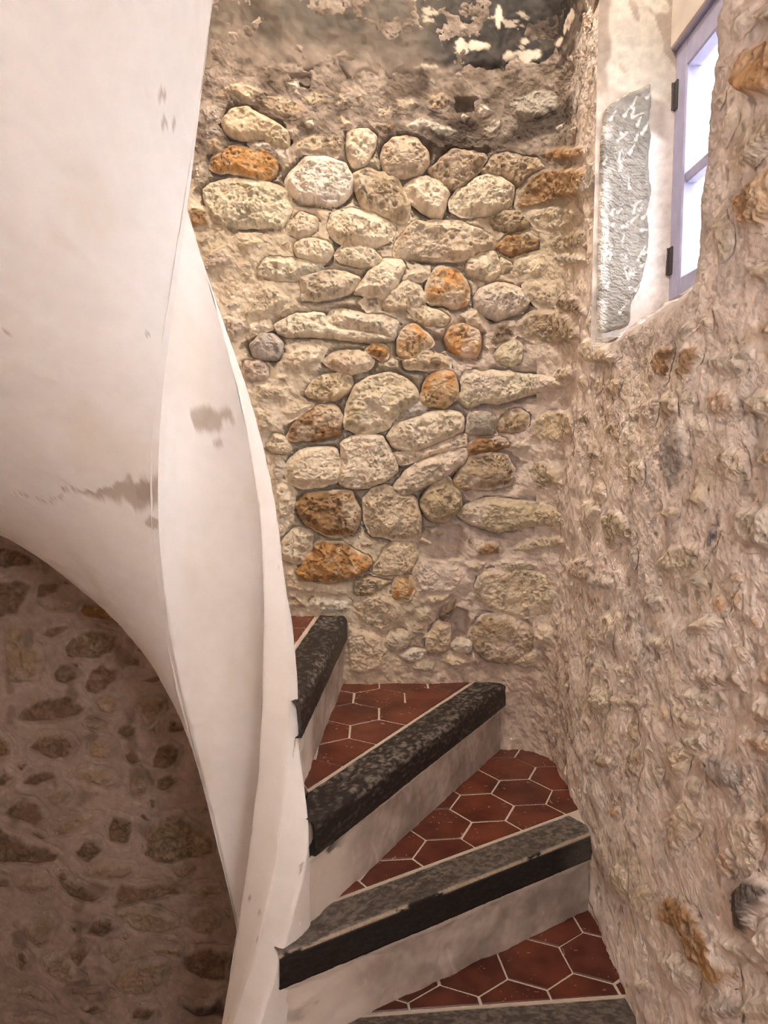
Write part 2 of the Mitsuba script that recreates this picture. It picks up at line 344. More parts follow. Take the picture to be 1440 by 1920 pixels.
 ('g', 30, [(-203,1511),(-357,1495),(-384,1423),(-258,1458),(-192,1491)]),
 ('g', 20, [(68,1525),(51,1537),(-129,1487),(-249,1441),(-102,1469),(36,1505)]),
 ('b', 25, [(146,1464),(124,1478),(80,1463),(44,1439),(56,1403),(99,1400),(128,1433)]),
 ('d', 20, [(59,1404),(33,1426),(-137,1390),(-245,1343),(-235,1325),(-113,1346),(11,1378)]),
 ('g', 30, [(-202,1384),(-336,1363),(-363,1304),(-331,1291),(-271,1313),(-256,1341)]),
 ('e', 25, [(158,1364),(127,1390),(62,1396),(-96,1349),(-184,1304),(-172,1279),(52,1297),(125,1321),(158,1341)]),
 ('c', 30, [(212,1279),(197,1306),(162,1321),(143,1310),(147,1271),(173,1255),(196,1263)]),
 ('d', 10, [(231,1323),(211,1358),(188,1366),(160,1339),(175,1315),(211,1307)]),  # a shaded recess, put in as a dark-coloured stone
 ('O', 40, [(347,1328),(335,1355),(300,1367),(257,1347),(253,1309),(264,1278),(295,1274),(327,1293)]),
 ('O', 40, [(476,1313),(460,1351),(433,1363),(386,1328),(381,1313),(405,1290),(437,1270),(468,1282)]),
 ('y', 40, [(460,1263),(421,1278),(413,1293),(384,1290),(331,1266),(338,1251),(397,1243),(452,1247)]),
 ('b', 25, [(449,1403),(413,1410),(366,1399),(335,1380),(350,1360),(413,1364)]),
 ('b', 20, [(264,1403),(248,1380),(248,1353),(279,1353),(291,1380)]),
 ('c', 18, [(160,1537),(104,1546),(80,1516),(94,1492),(151,1484),(167,1503)]),
 ('p', 20, [(-249,1304),(-364,1298),(-419,1248),(-370,1225),(-265,1256)]),
 ('y', 40, [(724,1182),(704,1217),(673,1228),(602,1228),(598,1205),(610,1186),(641,1166),(689,1166),(716,1174)]),
 ('b', 50, [(618,1088),(610,1162),(590,1201),(554,1224),(500,1236),(449,1216),(425,1189),(417,1166),(460,1138),(492,1111),(499,1088),(547,1076),(571,1068),(602,1084)]),
 ('r', 40, [(777,1064),(752,1103),(725,1123),(689,1150),(642,1147),(626,1115),(638,1072),(666,1068),(713,1056),(765,1058)]),
 ('O', 40, [(411,1158),(401,1217),(358,1244),(323,1232),(311,1201),(314,1170),(349,1143),(377,1148),(397,1147)]),
 ('g', 30, [(460,1131),(436,1159),(408,1166),(397,1147),(404,1127),(448,1111),(468,1108)]),
 ('c', 45, [(503,1064),(476,1099),(409,1123),(361,1135),(302,1127),(294,1084),(337,1064),(416,1029),(452,1025),(488,1040)]),
 ('c', 50, [(487,926),(456,969),(404,999),(341,1025),(294,1033),(288,1017),(301,989),(357,953),(424,918),(456,902),(479,910)]),
 ('c', 30, [(487,1017),(416,1021),(293,1072),(287,1040),(340,1032),(420,1005),(467,989)]),
 ('c', 45, [(781,961),(777,993),(741,1025),(689,1036),(642,1029),(630,985),(638,945),(674,933),(734,925),(770,941)]),
 ('c', 45, [(634,961),(626,1009),(630,1048),(582,1068),(523,1068),(495,1029),(472,977),(495,953),(555,929),(603,925),(631,933)]),
 ('c', 30, [(829,1040),(809,1072),(781,1060),(766,1029),(790,1021),(818,1029)]),
 ('b', 20, [(850,1076),(857,1131),(813,1139),(798,1088)]),
 ('r', 45, [(754,878),(730,906),(667,914),(607,917),(587,882),(577,842),(595,805),(635,793),(691,805),(739,842)]),
 ('b', 45, [(567,894),(543,925),(495,929),(463,902),(428,898),(415,854),(413,805),(435,783),(495,789),(547,797),(563,833)]),
 ('c', 20, [(812,937),(784,945),(756,913),(760,880),(769,848),(801,840),(808,884)]),
 ('g', 20, [(815,1009),(791,1009),(783,977),(796,949),(812,945)]),
 ('b', 15, [(860,1210),(785,1198),(754,1163),(793,1163),(857,1163)]),
 ('c', 15, [(794,1143),(746,1155),(706,1147),(738,1124),(774,1104)]),
 ('F', 55, [(411,882),(399,914),(340,958),(308,918),(300,870),(343,836),(383,838),(399,854)]),
 ('c', 35, [(307,1166),(298,1197),(306,1221),(290,1236),(219,1240),(136,1232),(47,1217),(4,1195),(84,1188),(159,1170),(202,1155),(250,1158),(285,1147)]),
 ('b', 25, [(61,1222),(35,1247),(-94,1234),(-126,1206),(-20,1193),(55,1206)]),
 ('G', 30, [(286,1076),(285,1127),(221,1131),(213,1111),(215,1076),(256,1072)]),
 ('e', 25, [(200,1080),(201,1104),(181,1127),(148,1139),(125,1123),(125,1092),(161,1076)]),
 ('y', 25, [(119,1060),(111,1103),(87,1134),(-73,1131),(-121,1097),(-109,1065),(34,1046),(95,1052)]),
 ('r', 25, [(285,1021),(283,1040),(264,1056),(188,1062),(172,1040),(216,1028),(263,1021)]),
 ('e', 35, [(323,941),(303,977),(280,1009),(224,1017),(181,1013),(160,977),(167,937),(191,933),(231,925),(275,923),(307,925)]),
 ('e', 20, [(123,977),(114,1001),(64,993),(18,963),(-30,935),(50,931),(89,918),(113,945)]),
 ('b', 35, [(308,849),(287,877),(231,897),(175,893),(104,882),(-43,860),(-61,843),(74,828),(148,817),(206,805),(274,829)]),
 ('c', 15, [(167,1040),(151,1052),(116,1040),(150,1024)]),
 ('d', 10, [(-155,1103),(-220,1114),(-235,1090),(-170,1089)]),
 ('o', 45, [(734,708),(721,741),(701,773),(657,777),(625,777),(589,749),(553,733),(545,716),(573,696),(605,678),(658,668),(714,672),(742,676),(754,696)]),
 ('c', 30, [(799,752),(782,792),(750,816),(706,800),(714,760),(731,723),(759,719),(791,731)]),
 ('b', 20, [(788,694),(760,710),(736,665),(671,653),(606,657),(606,628),(671,628),(732,636),(781,648)]),
 ('b', 25, [(545,698),(513,751),(489,772),(428,776),(420,743),(440,698),(476,686),(533,690)]),
 ('e', 25, [(594,670),(557,682),(497,665),(525,653),(553,629),(590,633)]),
 ('O', 25, [(489,641),(481,678),(436,682),(428,645),(444,616),(485,620)]),
 ('b', 20, [(598,587),(590,620),(525,636),(468,603),(464,578),(488,545),(517,525),(550,537),(578,549)]),
 ('w', 25, [(720,600),(703,620),(663,629),(606,616),(602,591),(623,579),(688,581)]),
 ('e', 15, [(781,619),(761,636),(724,615),(721,594),(765,590)]),
 ('b', 15, [(615,557),(590,532),(550,524),(517,511),(501,461),(513,428),(550,411),(607,407),(615,461)]),
 ('c', 25, [(509,484),(497,525),(460,529),(435,513),(448,484),(480,471)]),
 ('w', 25, [(468,459),(431,480),(395,471),(407,446),(443,442)]),
 ('b', 30, [(395,476),(391,510),(367,551),(332,547),(332,501),(342,472),(378,468)]),
 ('b', 20, [(444,529),(423,554),(395,541),(395,512),(427,512)]),
 ('c', 20, [(428,591),(383,595),(374,558),(403,549),(427,562)]),
 ('d', 25, [(358,571),(338,600),(314,616),(320,587),(338,558)]),
 ('w', 20, [(432,698),(408,730),(363,712),(307,710),(290,690),(314,640),(379,632),(420,644)]),
 ('b', 15, [(395,627),(354,636),(314,636),(346,603),(387,598)]),
 ('w', 30, [(326,485),(301,505),(269,493),(277,468),(309,468)]),
 ('c', 20, [(439,420),(411,450),(366,441),(369,408)]),
 ('b', 20, [(353,441),(333,466),(288,462),(271,437),(304,416)]),
 ('b', 25, [(259,661),(244,694),(195,702),(126,699),(44,679),(34,640),(73,586),(114,569),(177,579),(226,591),(259,620)]),
 ('e', 30, [(275,522),(243,572),(194,576),(143,568),(97,526),(106,479),(131,448),(192,439),(237,451),(258,480)]),
 ('b', 25, [(155,438),(122,473),(92,476),(92,439),(126,431)]),
 ('c', 35, [(101,518),(85,560),(53,557),(26,534),(35,512),(77,496)]),
 ('r', 20, [(264,755),(236,779),(196,771),(191,743),(228,734),(256,739)]),
 ('b', 25, [(164,759),(133,784),(48,805),(-54,805),(-56,786),(39,767),(103,747),(146,749)]),
 ('b', 20, [(292,718),(268,730),(227,722),(239,698),(263,690),(288,698)]),
 ('b', 15, [(279,627),(271,636),(258,615),(270,598),(276,603)]),
 ('p', 20, [(-65,723),(-137,768),(-271,792),(-333,782),(-301,740),(-185,719)]),
 ('c', 15, [(219,718),(170,730),(101,724),(91,709),(170,697)]),
]]
STONES['left'] = [(t, p / 1000, np.array(q) / 1000) for t, p, q in [
 ('d', 10, [(1579,769),(1508,755),(1465,728),(1457,710),(1582,701)]),
 ('d', 10, [(1583,670),(1516,674),(1481,661),(1501,606),(1521,574),(1588,560)]),
 ('d', 10, [(1470,661),(1449,670),(1405,661),(1406,638),(1433,624),(1469,620)]),
 ('b', 10, [(1472,615),(1434,611),(1358,611),(1376,588),(1421,586),(1457,597)]),
 ('o', 20, [(1360,589),(1342,612),(1306,607),(1287,630),(1243,621),(1208,594),(1151,544),(1139,521),(1197,525),(1227,548),(1290,562),(1334,566)]),
 ('b', 10, [(1568,423),(1563,533),(1540,547),(1508,542),(1502,492),(1470,487),(1454,441),(1488,386),(1524,376),(1560,386)]),
 ('d', 8, [(1460,519),(1437,546),(1387,551),(1379,533),(1434,505)]),
 ('e', 10, [(1403,483),(1379,510),(1320,538),(1239,519),(1259,473),(1305,446),(1359,450),(1395,455)]),
 ('d', 12, [(1204,469),(1190,506),(1149,520),(1109,501),(1105,469),(1137,455),(1173,464)]),
 ('d', 10, [(1435,418),(1413,441),(1378,427),(1352,395),(1398,376),(1429,386)]),
 ('d', 10, [(1352,376),(1333,423),(1296,441),(1242,423),(1257,386),(1308,344),(1344,358)]),
 ('b', 10, [(1322,334),(1290,362),(1245,339),(1269,288),(1305,293)]),
 ('d', 10, [(1537,302),(1467,339),(1390,348),(1336,316),(1365,288),(1447,269),(1533,274)]),
 ('b', 10, [(1218,321),(1195,344),(1127,339),(1123,302),(1174,269),(1196,293)]),
 ('e', 10, [(1514,199),(1471,236),(1394,236),(1372,203),(1401,166),(1461,161)]),
 ('b', 10, [(1345,199),(1326,227),(1276,222),(1263,189),(1292,161),(1337,166)]),
 ('d', 10, [(1271,241),(1243,269),(1202,260),(1203,236),(1240,218)]),
 ('d', 10, [(1246,170),(1222,199),(1195,180),(1187,156),(1224,142)]),
 ('d', 10, [(1164,166),(1149,199),(1108,213),(1081,189),(1095,147),(1132,133),(1169,137)]),
 ('d', 8, [(1125,250),(1111,283),(1084,278),(1057,255),(1071,236),(1116,236)]),
 ('b', 7, [(1353,259),(1330,268),(1303,259),(1317,236)]),
 ('r', 10, [(1603,241),(1559,218),(1556,180),(1607,152)]),
 ('d', 6, [(1194,389),(1144,403),(1122,399),(1149,380)]),
 ('d', 10, [(1536,102),(1499,125),(1439,130),(1431,111),(1473,87),(1528,85)]),
 ('d', 8, [(1610,111),(1568,129),(1550,111),(1579,82),(1611,82)]),
 ('b', 10, [(1398,111),(1370,139),(1297,135),(1253,92),(1290,78),(1353,97)]),
 ('b', 10, [(1239,83),(1224,121),(1187,125),(1170,78),(1194,49),(1226,54)]),
 ('d', 10, [(1161,78),(1151,116),(1105,125),(1083,97),(1134,64)]),
 ('b', 10, [(1479,54),(1423,80),(1396,64),(1410,35),(1439,21),(1461,40)]),
 ('d', 10, [(1591,1),(1548,49),(1502,44),(1462,-3),(1496,-37),(1541,-13)]),
 ('b', 10, [(1457,-46),(1421,-13),(1366,6),(1320,1),(1367,-37),(1428,-66),(1451,-61)]),
 ('d', 12, [(1615,-36),(1551,-51),(1506,-80),(1430,-118),(1449,-142),(1518,-147),(1620,-142)]),
 ('d', 10, [(1298,-42),(1274,6),(1228,-13),(1220,-51),(1240,-90),(1276,-85),(1295,-75)]),
 ('e', 12, [(1199,-118),(1183,-60),(1135,2),(1089,7),(1044,-31),(999,-70),(995,-118),(1070,-133),(1130,-152),(1162,-142)]),
 ('d', 10, [(1397,-109),(1368,-71),(1322,-66),(1305,-109),(1353,-148),(1389,-133)]),
 ('b', 10, [(1367,-177),(1315,-143),(1232,-143),(1214,-172),(1271,-192)]),
 ('b', 10, [(1563,-211),(1539,-182),(1492,-172),(1461,-196),(1467,-231),(1541,-235)]),
 ('d', 10, [(1451,-172),(1427,-167),(1396,-196),(1350,-216),(1314,-245),(1347,-265),(1407,-240),(1434,-216)]),
 ('d', 10, [(1287,-275),(1281,-226),(1261,-196),(1206,-206),(1141,-192),(1086,-231),(1152,-250),(1212,-260),(1264,-275)]),
 ('b', 8, [(1117,-168),(1103,-149),(1057,-158),(1067,-187),(1104,-192)]),
 ('b', 10, [(1077,-231),(1048,-206),(983,-206),(970,-240),(1031,-250)]),
 ('b', 10, [(1288,-289),(1236,-275),(1162,-284),(1107,-309),(1103,-338),(1154,-358),(1220,-353),(1265,-319)]),
 ('b', 10, [(1084,-329),(1060,-289),(1017,-275),(986,-314),(991,-343),(1038,-358)]),
 ('b', 10, [(1546,-358),(1507,-314),(1465,-294),(1447,-314),(1473,-383),(1511,-398)]),
 ('d', 10, [(1369,-353),(1335,-304),(1293,-319),(1266,-333),(1313,-368)]),
 ('b', 10, [(1334,-412),(1295,-383),(1258,-398),(1269,-437),(1297,-452)]),
 ('d', 9, [(1419,-438),(1413,-403),(1370,-383),(1352,-408),(1382,-453),(1396,-462)]),
 ('b', 10, [(1503,-442),(1437,-412),(1415,-452),(1374,-502),(1422,-512),(1477,-487)]),
 ('b', 10, [(1304,-497),(1260,-462),(1194,-437),(1133,-442),(1144,-507),(1197,-547),(1281,-532)]),
 ('d', 10, [(1095,-417),(1053,-398),(950,-407),(970,-502),(1041,-497),(1087,-472)]),
 ('b', 8, [(1189,-398),(1146,-389),(1098,-403),(1110,-428),(1161,-418)]),
 ('D', 10, [(1103,-562),(1080,-582),(1019,-567),(980,-537),(963,-607),(1057,-612),(1095,-592)]),
 ('b', 8, [(1582,-528),(1535,-513),(1493,-533),(1471,-568),(1527,-558),(1578,-543)]),
 ('d', 8, [(1573,-413),(1549,-403),(1532,-443),(1547,-468),(1566,-463)]),
 ('d', 8, [(1246,-593),(1217,-578),(1170,-583),(1190,-623),(1247,-623)]),
 ('d', 6, [(1388,-594),(1349,-574),(1326,-589),(1365,-604)]),
 ('d', 8, [(1623,-183),(1582,-187),(1578,-217),(1625,-222)]),
 ('b', 8, [(1587,-628),(1529,-603),(1478,-623),(1508,-654)]),
]]
HOLES['back'] = [([(np.float64(0.381), np.float64(1.337)), (np.float64(0.345), np.float64(1.332)), (np.float64(0.341), np.float64(1.304)), (np.float64(0.364), np.float64(1.293)), (np.float64(0.376), np.float64(1.304))], 0.09), ([(np.float64(0.409), np.float64(0.814)), (np.float64(0.3), np.float64(0.821)), (np.float64(0.291), np.float64(0.782)), (np.float64(0.303), np.float64(0.729)), (np.float64(0.38), np.float64(0.726)), (np.float64(0.421), np.float64(0.745))], 0.045), ([(np.float64(0.326), np.float64(0.576)), (np.float64(0.31), np.float64(0.592)), (np.float64(0.281), np.float64(0.58)), (np.float64(0.276), np.float64(0.534)), (np.float64(0.281), np.float64(0.505)), (np.float64(0.322), np.float64(0.492))], 0.05), ([(np.float64(0.414), np.float64(0.904)), (np.float64(0.342), np.float64(0.948)), (np.float64(0.29), np.float64(0.984)), (np.float64(0.29), np.float64(0.96)), (np.float64(0.398), np.float64(0.879))], 0.05), ([(np.float64(0.33), np.float64(1.938)), (np.float64(0.268), np.float64(1.941)), (np.float64(0.268), np.float64(1.916)), (np.float64(0.322), np.float64(1.908))], 0.03), ([(np.float64(0.76), np.float64(2.0)), (np.float64(0.703), np.float64(2.0)), (np.float64(0.707), np.float64(1.971)), (np.float64(0.734), np.float64(1.975)), (np.float64(0.741), np.float64(1.986))], 0.03), ([(np.float64(-0.289), np.float64(1.792)), (np.float64(-0.333), np.float64(1.772)), (np.float64(-0.334), np.float64(1.757)), (np.float64(-0.296), np.float64(1.776))], 0.05)]
FLAKES = [(-0.01, 2.074, 0.054, 0.016), (0.157, 2.046, 0.049, 0.017), (0.272, 2.073, 0.031, 0.013), (0.309, 2.071, 0.017, 0.02), (0.218, 2.141, 0.009, 0.029), (0.244, 2.005, 0.02, 0.009), (0.148, 2.084, 0.011, 0.009), (0.054, 2.057, 0.017, 0.011)]
SLAB = [(np.float64(0.4587), np.float64(1.7293)), (np.float64(0.4649), np.float64(1.7497)), (np.float64(0.4989), np.float64(1.7721)), (np.float64(0.5408), np.float64(1.7903)), (np.float64(0.5617), np.float64(1.7988)), (np.float64(0.5625), np.float64(1.7721)), (np.float64(0.5598), np.float64(1.7164)), (np.float64(0.565), np.float64(1.6938)), (np.float64(0.5592), np.float64(1.6268)), (np.float64(0.5674), np.float64(1.5811)), (np.float64(0.5598), np.float64(1.5351)), (np.float64(0.5667), np.float64(1.4945)), (np.float64(0.5629), np.float64(1.4348)), (np.float64(0.5488), np.float64(1.3759)), (np.float64(0.5325), np.float64(1.3457)), (np.float64(0.5314), np.float64(1.3064)), (np.float64(0.5248), np.float64(1.2952)), (np.float64(0.4611), np.float64(1.2771)), (np.float64(0.4567), np.float64(1.3177)), (np.float64(0.456), np.float64(1.4802)), (np.float64(0.4554), np.float64(1.6398))]
CRACK = [(3.019, 0.398), (3.072, 0.333), (3.159, 0.273), (3.272, 0.207), (3.334, 0.15), (3.438, 0.094)]
CHIPS_SOFFIT = [((-0.33, 1.156, 1.559), 0.0095), ((-0.335, 1.178, 1.527), 0.0073), ((-0.326, 1.201, 1.533), 0.0058), ((-0.343, 1.132, 1.548), 0.0039), ((-0.422, 1.317, 0.958), 0.0188), ((-0.416, 1.33, 0.902), 0.0134), ((-0.582, 1.171, 1.215), 0.0058), ((-0.392, 1.257, 1.221), 0.0044)]
CHIPS_STRING = [((-0.352, 1.449, 1.096), 0.0228), ((-0.333, 1.454, 1.087), 0.0208), ((-0.304, 1.456, 1.101), 0.0125), ((-0.292, 1.454, 1.086), 0.0062), ((-0.321, 1.455, 1.045), 0.0094), ((-0.358, 1.445, 1.078), 0.0124)]
SOFFIT_RISE = 0.3

STONE_RES = {'right': 0.0030, 'back': 0.0023, 'left': 0.0038}
RES = {'right': 0.0032, 'back': 0.0032, 'left': 0.0045}


def soften(poly, seed, jag=0.0025, grow=0.0):
    """A stone's outline: corners cut, then roughened."""
    p = np.asarray(poly, float)
    sh = Polygon(p).buffer(0).buffer(grow, join_style=2, mitre_limit=1.6)
    sh = max(sh.geoms, key=lambda s: s.area) if hasattr(sh, 'geoms') else sh
    p = np.array(sh.exterior.coords)[:-1]
    for _ in range(2):
        q = np.roll(p, -1, 0)
        p = np.stack([p * 0.86 + q * 0.14, p * 0.14 + q * 0.86], 1).reshape(-1, 2)
    ring = LineString(np.vstack([p, p[:1]]))
    n = max(16, int(ring.length / 0.006))
    p = np.array([ring.interpolate(k / n, normalized=True).coords[0] for k in range(n)])
    w = np.stack([fbm(np.c_[p * 45, np.full(n, seed * 1.7)], 3, 1), fbm(np.c_[p * 45, np.full(n, seed * 1.7 + 9)], 3, 2)], 1) - 0.5
    return p + w * jag * 4


def stone_mesh(poly, tone, prot, wall, seed):
    """A rough stone bedded in the wall: outline in (u, z), proud of the mortar by prot."""
    g = STONE_RES[wall]
    sh = Polygon(poly).buffer(0)
    if sh.geom_type != 'Polygon':
        sh = max(sh.geoms, key=lambda s: s.area)
    ring = np.array(sh.exterior.coords)[:-1]
    x0, y0, x1, y1 = sh.bounds
    gx, gy = np.meshgrid(np.arange(x0, x1, g), np.arange(y0, y1, g * 0.87), indexing='ij')
    gx = gx + (np.arange(gx.shape[1]) % 2) * g / 2
    pts = np.c_[gx.ravel(), gy.ravel()]
    pts = pts[shapely.contains_xy(sh.buffer(-g * 0.5), pts[:, 0], pts[:, 1])]
    dense = shapely.segmentize(sh.exterior, 0.002)
    tree = cKDTree(np.array(dense.coords))
    p = np.vstack([ring, pts])
    t = tree.query(p)[0]
    t[:len(ring)] = 0
    tri = Delaunay(p).simplices
    c = p[tri].mean(1)
    tri = tri[shapely.contains_xy(sh, c[:, 0], c[:, 1])]
    a, b = p[tri[:, 1]] - p[tri[:, 0]], p[tri[:, 2]] - p[tri[:, 0]]
    flip = a[:, 0] * b[:, 1] - a[:, 1] * b[:, 0] < 0
    tri[flip] = tri[flip][:, ::-1]
    r = np.random.default_rng(seed)
    flush = wall != 'back' or prot < 0.022                     # bedded to its face in smeared mortar, or standing out of the joints
    inside = max(t.max(), 1e-3)
    prot = prot * (1.0 if tone == 'F' else 0.8)
    w = min(inside * 0.9, 0.007 + prot * (0.3 if tone == 'F' else 0.42))
    if flush:
        w = min(inside * 0.9, 0.020)
    q = np.clip(t / w, 0, 1)
    prof = np.sqrt(np.maximum(1 - (1 - q) ** 2, 0)) * 0.75 + 0.25 * q if not flush else sstep(0, 1, q)
    ctr, ext = p.mean(0), np.ptp(p, axis=0)
    p3 = np.c_[p, np.full(len(p), seed * 0.37)]
    snug = sstep(0.42, 0.62, fbm(p3 * 9 + 33, 2, 28) + 0.10 * (p[:, 1] - ctr[1]) / (ext[1] + 1e-6))        # where mortar still meets the stone
    if not flush:
        soft_q = np.clip(t / (w * 1.5), 0, 1)
        prof = prof * (1 - snug) + snug * sstep(0, 1, soft_q)
    # broken faces: the lowest of a few leaning planes
    h = prot * prof
    nf = 0 if tone == 'G' else (6 if prot > 0.018 else 3)
    for k in range(nf):
        an = 2 * math.pi * (k + r.uniform(-.4, .4)) / nf
        dirv = np.array([math.cos(an), math.sin(an)])
        s = (p - ctr) @ dirv / (np.abs(ext @ np.abs(dirv)) / 2) + 0.25 * (fbm(p3 * 12 + k * 5, 2, 3) - 0.5)
        h = np.minimum(h, prot * (r.uniform(0.85, 1.2) - r.uniform(0.05, 0.8) * s))
    rougher = 0.3 if tone == 'G' else (0.7 if flush else 1.0)
    n1, n2 = fbm(p3 * 24, 3, 4) - 0.5, fbm(p3 * 75, 3, 6) - 0.5
    bed = r.normal(0, 0.5)
    strat = np.c_[p[:, 0] * math.cos(bed) + p[:, 1] * math.sin(bed), (p[:, 1] * math.cos(bed) - p[:, 0] * math.sin(bed)) * r.uniform(1.3, 2.6), p3[:, 2]]
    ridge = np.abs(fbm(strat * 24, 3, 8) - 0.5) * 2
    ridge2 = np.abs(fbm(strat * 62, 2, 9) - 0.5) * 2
    amp = rougher * np.clip(q * 1.6, 0.12, 1)
    pr = max(prot, 0.012)
    h = h + amp * (n1 * (0.006 + 0.70 * pr) + n2 * (0.009 + 0.11 * pr) - (sstep(0.16, 0.0, ridge) * 0.09 + ridge * 0.08) * pr - sstep(0.14, 0.0, ridge2) * 0.0018)
    porous = tone in 'eryodO'
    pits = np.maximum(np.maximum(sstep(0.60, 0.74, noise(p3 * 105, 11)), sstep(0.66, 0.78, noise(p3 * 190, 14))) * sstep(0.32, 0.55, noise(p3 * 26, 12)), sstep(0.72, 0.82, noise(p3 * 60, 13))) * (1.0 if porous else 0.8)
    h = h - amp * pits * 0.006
    h[:len(ring)] = 0
    if flush:
        md, pm = mortar_depth(p[:, 0], p[:, 1], wall)
        d = md + 0.0015 + np.maximum(h, 0) * np.clip(q * 1.5, 0, 1)
    else:
        sink = 0.012
        md, pm = mortar_depth(p[:, 0], p[:, 1], wall)
        d = snug * (md + 0.0009) + (1 - snug) * (base_depth(p[:, 0], p[:, 1], wall) - sink)
        d = d + (base_depth(p[:, 0], p[:, 1], wall) - d) * prof + h
    v = wall_point(p[:, 0], p[:, 1], d)
    # colour: the stone's own mottling, then shade painted into its pits and creases
    base = np.array(TONE[tone])
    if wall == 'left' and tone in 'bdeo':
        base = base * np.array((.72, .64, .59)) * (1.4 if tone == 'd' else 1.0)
    base = base * r.uniform(0.9, 1.1) * (1 + r.normal(0, .012, 3))
    m1, m2, m3 = fbm(p3 * 16, 3, 21), fbm(p3 * 60, 3, 22), noise(p3 * 210, 23)
    col = lerp(base * 0.84, base * 1.08, np.clip(m1 * 1.8 - 0.4, 0, 1))
    if tone not in 'GB':
        pale = lerp(base, (.72, .64, .53), np.array([0.55]))[0]
        col = lerp(col, np.broadcast_to(pale, col.shape), sstep(0.50, 0.66, m2) * (0.45 if tone not in 'dDr' else 0.25))
    if tone in 'cbwe':
        col = lerp(col, (.47, .31, .16), sstep(0.58, 0.76, fbm(p3 * 22 + 40, 3, 25)) * 0.28)
        col = lerp(col, (.34, .27, .20), sstep(0.60, 0.74, fbm(p3 * 30 + 70, 3, 26)) * 0.25)
    if tone in 'O':
        col = lerp(col, (.50, .24, .08), sstep(0.45, 0.62, fbm(p3 * 24 + 40, 3, 25)) * 0.8)
    if tone == 'G' or tone == 'g':
        col = lerp(col, (.30, .28, .27), sstep(0.60, 0.78, m1) * 0.35)
    col = col * (0.84 + 0.32 * m3)[:, None]
    col = lerp(col, col * 0.42, pits * 0.6)  # shade of the pits, painted into the colour
    col = lerp(col, col * 0.5, np.maximum(sstep(0.10, 0.0, ridge), sstep(0.07, 0.0, ridge2) * 0.7) * 0.22)  # crevice lines darkened in colour to read as shade
    if flush:
        mc = COLOR[wall](p[:, 0], p[:, 1], pm, v)
        k = sstep(0.25, 0.75, q + 0.8 * (fbm(p3 * 40, 3, 27) - 0.5)) * (0.92 if tone in 'orDdGeB' else 0.8)
        col = lerp(mc, col, k)
    else:
        mc = COLOR[wall](p[:, 0], p[:, 1], pm, v)
        k = sstep(0.009, 0.0, t + 0.012 * (fbm(p3 * 50, 3, 29) - 0.5)) * snug
        smear = sstep(0.60, 0.68, fbm(p3 * 15 + 90, 3, 30)) * 0.65          # lime smeared over the face
        col = lerp(col, mc * 1.08, np.maximum(k, smear * (tone not in 'oDFG')))
    return (v, tri), np.clip(col, 0.01, 0.85)


